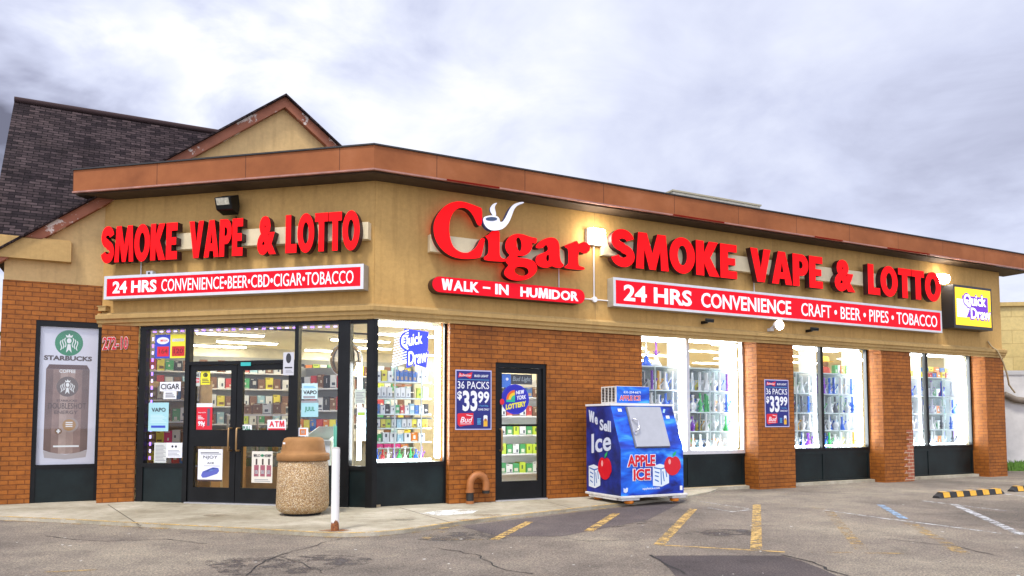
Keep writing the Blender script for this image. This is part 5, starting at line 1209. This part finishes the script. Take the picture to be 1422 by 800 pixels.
def stacked_boxes(fr, x0, x1, y, z, cols, group, where, h=.12, wd=.09, d=.1, rows=1, cat='product box', name='product_box'):
    n = max(1, int((x1-x0)/(wd+.008)))
    for i in range(n):
        c = cols[i % len(cols)]
        key = ('box', c[0], round(h, 3), round(wd, 3), round(d, 3))
        lb = '%s %s, %s from left, %s' % (c[0], cat, ORD[i] if i < 14 else 'far', where)
        xx = x0+(wd+.008)*i+wd/2
        if key not in PROTO:
            m = M('W'); m.box(-wd/2, wd/2, 0, d, 0, h); o = m.build(name, paper('pack_'+c[0].replace(' ', '_'), c[1])); tag(o, lb, cat, group)
            pr = random.Random(c[0]+str(round(h*100))); a_, b_ = sorted((pr.uniform(-.42, .1), pr.uniform(0, .42))); lo_ = pr.uniform(.1, .5); hi_ = lo_+pr.uniform(.12, .4)
            m = M('W'); m.box(wd*min(a_, b_-.12), wd*b_, -.0035, -.0006, h*lo_, h*hi_)
            if pr.random() < .6: m.box(-wd*.44, wd*.44, -.0030, -.0006, h*.03, h*.09)
            if pr.random() < .5: m.box(-wd*.40, wd*pr.uniform(-.1, .3), -.0030, -.0006, h*.86, h*.93)
            m.build('label_print', paper('packprint_'+c[0].replace(' ', '_'), c[2]), o)
            PROTO[key] = o
        else:
            o = copy_thing(PROTO[key], lb, group)
        q_ = rng2.uniform(.80, 1.0); o.scale = (rng2.uniform(.88, 1.0), 1, q_)
        o.location = W(fr, xx, y+rng2.uniform(0, .02), z); o.rotation_euler = (0, 0, FR[fr][2]+rng2.uniform(-.08, .08)); ORG[o.name] = (fr, xx, y, z)
WB = ('white', (.78, .80, .80), (.06, .08, .12)); YB = ('yellow', (.80, .70, .06), (.2, .1, .02)); BB = ('blue', (.05, .16, .45), (.5, .35, .2)); GB = ('green', (.06, .35, .12), (.7, .7, .6)); RB = ('red', (.55, .04, .04), (.8, .75, .6)); OB = ('orange', (.75, .22, .02), (.8, .8, .7)); LB = ('lime', (.55, .70, .06), (.1, .2, .05)); PK = ('pink', (.75, .04, .22), (.85, .8, .8)); BN = ('brown', (.20, .09, .04), (.6, .5, .35)); KB = ('black', (.02, .02, .022), (.5, .5, .5)); CY = ('pale blue', (.35, .58, .68), (.8, .85, .85))
rng = random.Random(5)
short = ['left pane behind the freezer', 'right pane beside the freezer', 'left pane, middle window', 'right pane, middle window', 'left pane, farthest window', 'right pane, farthest window']
LV_ = [(.74, 'bottom'), (1.12, 'third'), (1.50, 'second'), (1.92, 'upper')]
for pi, (x0, x1) in enumerate(PANES):
    x1 = x1-.02
    su = thing('display_shelf', 'glass shelving with thin posts in the ' + short[pi], 'display shelf', 'B', (x0+x1)/2, .8, .03, 'display shelves in the long front windows')
    m = M('B'); m.box(x0-.05, x1+.095, .455, .98, .03, .70); m.build('base', WHITE, su)
    m = M('B'); m.box(x0-.05, x1+.095, .98, .99, .70, 2.36); m.build('back_panel', BACKM, su)
    m = M('B'); m.box(x1+.10, x1+.115, .52, .99, .70, 2.90); m.build('end_panel', ENDM, su)
    for z in (.70, 1.085, 1.465, 1.885, 2.34): m = M('B'); m.box(x0, x1, .52, .975, z, z+.02); m.build('shelf', SHELF, su)
    for k in range(3):
        xx = x0+(x1-x0)*k/2*.96+.02; m = M('B'); m.box(xx, xx+.018, .50, .518, .70, 2.36); m.build('post', POSTM, su)
    for z, nm in LV_:
        z = {.74: .721, 1.12: 1.106, 1.50: 1.486, 1.92: 1.906}[z]
        stacked_boxes('B', x0+.04, x1-.02, .84, z, [[CY, WB, GB, WB, BB], [WB, LB, CY, KB, WB], [GB, WB, CY, YB, WB], [BB, WB, OB, CY]][(pi+len(nm)) % 4], 'boxes behind the glass pipes', 'behind pipes, %s shelf, %s' % (nm, short[pi].replace('beside the', 'by').replace('behind the', 'by')), .24, .15)
        n = min(13, int((x1-x0)/.088))
        if pi >= 4: n = min(n, 8)
        for i in range(n):
            kind = rng.choice(['beaker', 'straight', 'bubble', 'twin'] if z < 1.9 else ['straight', 'straight', 'beaker'])
            col = rng.choice(['clear']*7 + ['white']*4 + ['blue', 'green', 'amber', 'violet', 'smoky', 'blue'])
            xx = x0+.06+(x1-x0-.12)*i/(n-1); yy = .60+.10*(i % 2)+rng.uniform(-.02, .04); s = rng.uniform(.88, 1.0)
            place_pipe(kind, col, 'B', xx, yy, z, s*{'beaker': 1.12, 'straight': 1.0, 'bubble': 1.2, 'twin': 1.06}[kind]*(.95 if z < 1.4 else 1.04), rng.uniform(-.6, .6), '%s %s glass pipe, %s from left, %s shelf, %s' % (col, kind, ORD[i], nm, short[pi]), 'glass pipes on the display shelves')
VW = tinted('vase_white', (.85, .88, .88), .55); VBL = tinted('vase_blue', (.02, .10, .65), .75); ST = mat('hookah_steel', (.72, .72, .72), .25, metal=.6); STP = mat('hookah_violet', (.22, .03, .45), .35)
for xx, v, s_, lb in ((5.40, VW, ST, 'white hookah with pale stem, leftmost behind the freezer'), (5.64, VBL, ST, 'blue based hookah in the window behind the freezer'), (5.88, VW, STP, 'hookah with violet stem in the window behind the freezer'), (6.58, VW, ST, 'tall white hookah alone in the right pane beside the freezer')):
    hookah('B', xx, .72, 2.361, v, s_, .74, lb)
# figures and goods above the shelves of the two far windows
WG = 'boxes above the shelves of the far windows'
stacked_boxes('B', 13.0, 13.45, .6, 2.361, [YB, BB], WG, 'top shelf, left pane, farthest window', .15, .13)
stacked_boxes('B', 13.8, 14.9, .6, 2.361, [YB, RB, BB, OB], WG, 'top shelf, right pane, farthest window', .14, .16)
stacked_boxes('B', 13.8, 14.9, .6, 2.502, [BB, YB, OB], WG, 'second layer, right pane, farthest window', .12, .2)
stacked_boxes('B', 10.75, 11.2, .6, 2.361, [GB, WB, OB, LB], WG, 'top shelf, right pane, middle window', .2, .08)
def figurine(x, y, z, hatc, bodyc, s, label):
    t = thing('figurine', label, 'figurine', 'B', x, y, z, 'figurines above the middle window shelves')
    m = M('B'); m.lathe(x, y, [(.11*s, z), (.12*s, z+.05*s), (.10*s, z+.14*s), (.05*s, z+.18*s)], 14); m.build('body', bodyc, t)
    m = M('B'); m.lathe(x, y, [(.03*s, z+.181*s), (.075*s, z+.22*s), (.085*s, z+.28*s), (.06*s, z+.34*s)], 14); m.build('head', mat('figure_skin', (.30, .15, .06), .6), t)
    m = M('B'); m.lathe(x, y, [(.20*s, z+.30*s), (.205*s, z+.312*s), (.10*s, z+.325*s), (.09*s, z+.42*s), (.05*s, z+.46*s)], 16); m.build('hat', hatc, t)
figurine(9.28, .7, 2.361, mat('hat_straw', (.34, .25, .07), .8), mat('figure_green', (.28, .26, .06), .7), .95, 'brown figurine with wide straw hat in the left pane of the middle window')
figurine(10.55, .7, 2.361, mat('hat_yellow', (.75, .45, .05), .7), mat('figure_red', (.50, .07, .04), .7), .85, 'red and green figurine with yellow hat in the right pane')
# corner window: shelves of boxed goods
su = thing('display_shelf', 'glass shelving stacked with small boxes in the corner window', 'display shelf', 'B', .6, .4, .03, 'display shelves in the corner window')
m = M('B'); m.box(.12, 1.13, .24, .62, .05, .66); m.build('base', WHITE, su)
QZ = [(.68, 'bottom'), (.98, 'second'), (1.20, 'third'), (1.42, 'fourth'), (1.67, 'fifth'), (1.93, 'top')]
for z, _ in QZ: m = M('B'); m.box(.12, 1.04, .27, .60, z-.022, z-.002); m.build('shelf', SHELF, su)
for xx in (.12, .42, .86): m = M('B'); m.box(xx, xx+.016, .25, .2695, .66, 2.16); m.build('post', POSTM, su)
m = M('B'); m.box(.12, 1.04, .255, .2695, 1.335, 1.36); m.build('rail', mat('rail_dark', (.05, .07, .08), .4), su)
QG = 'boxes on the corner window shelves'; QW_ = '%s shelf of the corner window'
stacked_boxes('B', .13, .43, .29, 1.93, [WB, YB], QG, QW_ % 'top' + ', left bay', .19, .085); stacked_boxes('B', .45, .80, .29, 1.93, [BB], QG, QW_ % 'top' + ', middle bay', .20, .062); stacked_boxes('B', .81, 1.04, .29, 1.93, [WB], QG, QW_ % 'top' + ', right bay', .19, .085)
stacked_boxes('B', .13, .43, .29, 1.67, [WB], QG, QW_ % 'fifth' + ', left bay', .18, .085); stacked_boxes('B', .45, .80, .29, 1.67, [WB], QG, QW_ % 'fifth' + ', middle bay', .18, .08); stacked_boxes('B', .81, 1.04, .29, 1.67, [LB, WB], QG, QW_ % 'fifth' + ', right bay', .18, .09)
stacked_boxes('B', .45, .76, .34, 1.86, [OB], QG, 'stacked on the fifth shelf of the corner window', .03, .14)
stacked_boxes('B', .13, 1.04, .29, 1.42, [BB, WB, KB, WB, GB, RB, WB, CY], QG, QW_ % 'fourth', .16, .072)
stacked_boxes('B', .13, 1.04, .29, 1.20, [WB, YB, LB, WB, CY, WB, WB, YB], QG, QW_ % 'third', .175, .078)
stacked_boxes('B', .13, 1.04, .29, .98, [GB, WB, WB, CY, WB, OB, WB], QG, QW_ % 'second', .15, .11)
stacked_boxes('B', .13, .72, .23, 1.102, [PK, PK, PK, OB], QG, 'low pink row under the third shelf, corner window', .07, .12) if False else None
for i, (c, kd) in enumerate([('blue', 'beaker'), ('red', 'bubble'), ('clear', 'twin'), ('violet', 'beaker'), ('green', 'bubble'), ('clear', 'beaker'), ('green', 'twin'), ('blue', 'bubble'), ('violet', 'twin')]):
    place_pipe(kd, c, 'B', .18+.092*i, .37, .68, .62, .5, '%s %s glass pipe, %s from left, bottom shelf, corner window' % (c, kd, ORD[i]), 'glass pipes in the corner window')
stacked_boxes('B', .13, .80, .29, .885, [PK, PK, PK, OB], QG, 'low row above the bottom shelf, corner window', .065, .13)
m = M('B'); m.box(.13, .80, .285, .39, .876, .884); m.build('tray', SHELF, su)
stacked_boxes('A', -.36, -.16, .30, 1.0, [WB, CY], 'boxes in the narrow corner pane', 'stacked in the narrow corner pane', .55, .08, .06)
m = M('A'); m.lathe(0, 0, [(.27, 0), (.265, .02), (.2, .06), (.1, .085), (.01, .09)], 28)
m.v = [(-.62+x, .36-z, 2.27+y) for x, y, z in m.v]
t = thing('convex_mirror', 'round convex security mirror inside the corner glass', 'mirror', 'A', -.5, .36, 2.27)
m.build('mirror', mat('mirror_bronze', (.72, .58, .36), .08, metal=.9), t)
m = M('A'); m.tube([(-.62+.275*math.cos(a), .365, 2.27+.275*math.sin(a)) for a in np.linspace(0, 2*math.pi, 30)], .008, 6); m.build('rim', WHITE, t)
m = M('A'); m.tube([(-.62, .38, 2.27), (-.62, .44, 2.6), (-.62, .44, 2.99)], .012, 6); m.build('bracket', INK, t)

# goods seen through the entrance
def shelf_unit(fr, x0, x1, y0, y1, zs, top, mt, label, group=None):
    t = thing('shelf_unit', label, 'shelf unit', fr, (x0+x1)/2, (y0+y1)/2, .03, group)
    m = M(fr); m.box(x0, x0+.03, y0, y1, .03, top); m.box(x1-.03, x1, y0, y1, .03, top); m.build('side_panel', mt, t)
    m = M(fr); m.box(x0+.03, x1-.03, y1-.02, y1, .03, top); m.build('back_panel', mt, t)
    for z in zs: m = M(fr); m.box(x0+.03, x1-.03, y0, y1-.02, z-.025, z); m.build('shelf', WHITE, t)
    return t
WOOD = mat('shelf_wood', (.42, .27, .12), .5, vary=.25, vscale=5); GMET = mat('shelf_grey', (.35, .36, .34), .5)
# tobacco wall behind the counter
shelf_unit('B', -3.35, 2.35, 4.75, 5.05, (.9, 1.25, 1.6, 1.95, 2.27), 2.6, GMET, 'tall grey back shelf stocked with dark cartons facing the entrance')
mix = [[BN, WB, RB, YB, GB, KB, BN, YB], [WB, BN, WB, OB, RB, CY], [BN, CY, KB, OB, LB, WB, GB], [WB, YB, BN, RB, WB, BN, CY]]
for j, z in enumerate((.9, 1.25, 1.6, 1.95, 2.27)):
    for b in range(4):
        stacked_boxes('B', -3.3+1.4*b, -1.92+1.4*b, 4.77, z, mix[(j+b) % 4], 'cartons on the back shelf', '%s row, %s bay of back shelf' % (['lowest', 'second', 'third', 'fourth', 'top'][j], ORD[b]), .24, .145, .16, cat='carton', name='carton')
# glass counter just inside
cn = thing('glass_counter', 'glass sales counter with shelves of green jars inside the entrance', 'counter', 'A', -3.25, 2.4, .03)
m = M('A'); m.box(-3.85, -2.55, 2.1, 2.6, .03, .45); m.build('plinth', WOOD, cn)
for z in (.72, 1.0): m = M('A'); m.box(-3.84, -2.56, 2.12, 2.58, z, z+.012); m.build('shelf', SHELF, cn)
m = M('A'); m.box(-3.85, -2.55, 2.1, 2.6, 1.40, 1.43); m.build('top', WHITE, cn)
m = M('A')
for xx in (-3.85, -3.22, -2.58): m.box(xx, xx+.03, 2.1, 2.13, .45, 1.40)
m.build('posts' if False else 'frame', ALU, cn)
m = M('A'); m.poly([(-3.82, 2.105, .45), (-2.58, 2.105, .45), (-2.58, 2.105, 1.40), (-3.82, 2.105, 1.40)]); m.build('pane', GLASS, cn)
def jar(fr, x, y, z, s, col, lidc, label):
    k = ('jar', col)
    if k not in PROTO:
        m = M('W'); m.lathe(0, 0, [(.04, 0), (.045, .01), (.045, .11), (.03, .125)], 12); o = m.build('jar', tinted('jar_'+col, {'green': (.25, .40, .18), 'clear': (.62, .68, .60), 'amber': (.55, .30, .06)}[col], .55)); tag(o, label, 'jar', 'jars in the glass counter')
        m = M('W'); m.lathe(0, 0, [(.034, .126), (.036, .13), (.036, .15), (.02, .155)], 12); m.build('lid', lidc, o); PROTO[k] = o
    else: o = copy_thing(PROTO[k], label)
    o.location = W(fr, x, y, z); o.scale = (s, s, s); o.rotation_euler = (0, 0, FR[fr][2])
for r_, z in enumerate((.45, .732, 1.012)):
    for i in range(9): jar('A', -3.75+.135*i, 2.3+.08*(i % 2), z, 1.25, ['green', 'clear', 'green', 'amber', 'clear'][(i+r_*2) % 5], [WHITE, GMET][i % 2], '%s jar, %s from left, %s shelf of counter' % (['green', 'clear', 'green', 'amber', 'clear'][(i+r_*2) % 5], ORD[i], ['lowest', 'middle', 'upper'][r_]))
stacked_boxes('A', -3.8, -2.65, 2.2, 1.43, [BN, BN, BN, WB], 'boxes on the counter top', 'on the counter top', .22, .2, .15)
# more goods to the sides
shelf_unit('A', -5.15, -4.0, 1.5, 1.85, (.5, .9, 1.3, 1.7), 2.05, WOOD, 'wooden rack with mixed goods left of the entrance doors')
for j, z in enumerate((.5, .9, 1.3, 1.7)): stacked_boxes('A', -5.1, -4.05, 1.52, z, [[YB, GB, WB, RB, BB], [BN, YB, PK, WB], [CY, RB, BN, GB, WB], [BN, WB, KB, BB]][j], 'goods on the wooden rack', '%s shelf of the wooden rack' % ['lowest', 'second', 'third', 'top'][j], .26, .16, .2, cat='pack', name='product_pack')
shelf_unit('A', -2.35, -1.35, 1.9, 2.3, (.7, 1.1, 1.5, 1.9), 2.3, GMET, 'grey rack with bright goods behind the right side pane')
for j, z in enumerate((.7, 1.1, 1.5, 1.9)): stacked_boxes('A', -2.3, -1.4, 1.92, z, [[GB, CY, WB, GB], [OB, YB, BB, RB], [KB, BN, RB, WB], [KB, WB, RB, BN]][j], 'goods on the grey rack', '%s shelf of the grey rack' % ['lowest', 'second', 'third', 'top'][j], .25, .12, .2, cat='pack', name='product_pack')
t = thing('carton_box', 'brown cardboard carton on the floor behind the left door', 'carton', 'A', -3.4, 1.3, .03)
m = M('A'); m.box(-3.62, -3.17, 1.3, 1.7, .03, 1.15); m.build('body', mat('cardboard', (.46, .26, .09), .8, vary=.15), t, bevel=.01)
m = M('A'); m.box(-3.42, -3.37, 1.296, 1.2995, .03, 1.15); m.build('tape', mat('tape_tan', (.55, .40, .2), .3), t)
t = thing('chest_freezer', 'white chest freezer with slanted glass lid behind the bin', 'chest freezer', 'A', -.95, .55, .03)
m = M('A'); m.side([(.35, .03), (1.0, .03), (1.0, 1.22), (.35, 1.0)], -1.40, -.86); m.build('cabinet', WHITE, t, bevel=.02)
m = M('A'); m.mesh([(-1.36, .37, 1.012), (-.90, .37, 1.012), (-.90, .97, 1.215), (-1.36, .97, 1.215)], [(0, 1, 2, 3)]); m.build('lid', mat('lid_glass', (.25, .32, .32), .05), t)
m = M('A'); m.box(-1.41, -.85, .33, .35, .93, .99); m.build('rim', GMET, t)
t = thing('green_rack', 'pale green wire rack standing beside the chest freezer', 'rack', 'A', -.6, .5, .03)
m = M('A')
for k in range(7): m.box(-.785+.03*k, -.775+.03*k, .30, .31, .03, 1.25)
m.build('wires', mat('rack_green', (.20, .62, .48), .4), t); m = M('A'); m.box(-.79, -.58, .312, .33, .06, 1.22); m.build('panel', MATS['rack_green'], t)
# drinks behind the side door
shelf_unit('B', 2.45, 4.15, 1.3, 1.7, (.35, .7, 1.05, 1.4, 1.75), 2.1, WHITE, 'white drinks rack behind the side door')
for j, z in enumerate((.35, .7, 1.05, 1.4, 1.75)):
    stacked_boxes('B', 2.5, 4.1, 1.32, z, [[GB, LB, GB, WB], [GB, LB, LB, GB, WB], [GB, LB, WB], [RB, BN, WB], [BB, BN, KB]][j], 'packs on the drinks rack', '%s shelf of the drinks rack' % ['lowest', 'second', 'third', 'fourth', 'top'][j], .20, .13, .2, cat='drinks pack', name='drinks_pack')

# ------------------------------------------------------------------ neighbours, plants
FR['N'] = (13.3, 22.6, -.13)
t = thing('neighbour_building', 'pale yellow block wall of the building beyond the far right corner', 'building', 'N', 5, 0, 0)
m = M('N'); m.box(0, 14, 0, 6, ZA, 4.72); m.build('wall', BLOCK, t); m = M('N'); m.box(-.1, 14.1, -.08, 6.1, 4.722, 4.84); m.build('coping', mat('coping_ochre', (.48, .34, .12), .8, vary=.2), t)
FR['G'] = (13.75, 21.2, -.10)
t = thing('panel_fence', 'tall white panel fence beside the shop end', 'fence', 'G', 3, 0, 0)
FW = mat('fence_white', (.55, .53, .50), .6, vary=.18, vscale=1.5)
for k in range(6):
    m = M('G'); m.box(1.22*k, 1.22*k+1.19, 0, .04, ZA+.05, 2.72); m.build('panel', FW, t)
m = M('G'); m.box(-.02, 7.3, -.03, -.003, 2.60, 2.70); m.box(-.02, 7.3, -.03, -.003, .12, .2); m.build('rail', mat('fence_grey', (.45, .44, .42), .6), t)
m = M('G'); m.tube([(0, -.1, 2.05), (.3, -.1, 1.9), (.7, -.1, 1.85), (1.2, -.1, 1.95), (2.2, -.1, 2.05)], .09, 8); solo(m, 'rolled_tarp', mat('tarp_tan', (.20, .16, .12), .8, vary=.3), 'rolled tan tarp strung along the white fence', 'tarp', (1, -.1, 2))
def weed(px, py, s, n, label):
    x, y = gr(px, py, ZA); m = M('W'); r = random.Random(int(px))
    for k in range(n):
        a = r.uniform(0, 6.28); d = r.uniform(0, s*.9); bx_, by_ = x+d*math.cos(a), y+d*.4*math.sin(a); h = s*r.uniform(.35, 1); le = r.uniform(-.6, .6)*s; w = s*r.uniform(.05, .12)
        m.poly([(bx_-w, by_, ZA), (bx_+w, by_, ZA), (bx_+le*.5+w*.8, by_-.01, ZA+h*.6), (bx_+le, by_-.02, ZA+h), (bx_+le*.5-w*.8, by_-.01, ZA+h*.6)])
    tag(m.build('weed', mat('weed_green', (.09, .20, .02), .6, vary=.5, vscale=20)), label, 'weed', 'weeds along the wall foot')
weed(1183, 667, .13, 60, 'bright weed at the foot of the middle window'); weed(1304, 652, .16, 26, 'taller weed sprouting before the farthest window')
weed(1282, 659, .10, 40, 'low weed beside the bare brick patch'); weed(1412, 654, .34, 110, 'weeds at the foot of the white fence'); weed(1368, 687, .07, 24, 'tiny weed in front of the wheel stop'); weed(1222, 664, .08, 24, 'small weed at the foot of the second pier')
weed(1120, 669, .06, 24, 'small weed right of the poster pier')
# far tree left of the shop
def tree(x, y, h, label):
    FR['TR'+label[:6]] = (x, y, 0); fr = 'TR'+label[:6]; t = thing('street_tree', label, 'tree', fr, 0, 0, ZA, 'trees behind the shop'); r = random.Random(int(h*10))
    m = M(fr); m.tube([(0, 0, ZA), (.1, 0, h*.3), (-.1, .1, h*.7)], [.28, .2, .06], 8)
    for k in range(6): a = r.uniform(0, 6.28); m.tube([(0, 0, h*(.3+.05*k)), (1.4*math.cos(a), 1.4*math.sin(a), h*(.5+.06*k))], [.1, .03], 5)
    m.build('trunk', mat('bark', (.10, .07, .05), .9, vary=.4), t)
    m = M(fr)
    cl = [(r.gauss(0, 1.1), r.gauss(0, 1.1), h*.66+r.gauss(0, h*.13), r.uniform(.5, 1.1)) for _ in range(26)]
    for cx, cy, cz, cr_ in cl:
        for _ in range(90):
            d = Vector((r.gauss(0, 1), r.gauss(0, 1), r.gauss(0, 1))).normalized()*cr_*r.uniform(.6, 1); p = Vector((cx, cy, cz))+d
            u = Vector((r.gauss(0, 1), r.gauss(0, 1), r.gauss(0, 1))).normalized()*.13; v = u.orthogonal().normalized()*.07
            m.poly([p-u, p-v, p+u, p+v])
    m.build('crown', mat('leaf', (.06, .12, .03), .6, vary=.6, vscale=1.2), t)
tree(-31.5, 42, 7.5, 'leafy tree far behind at the left edge'); tree(33, 60, 8, 'second leafy tree far behind the yellow building')
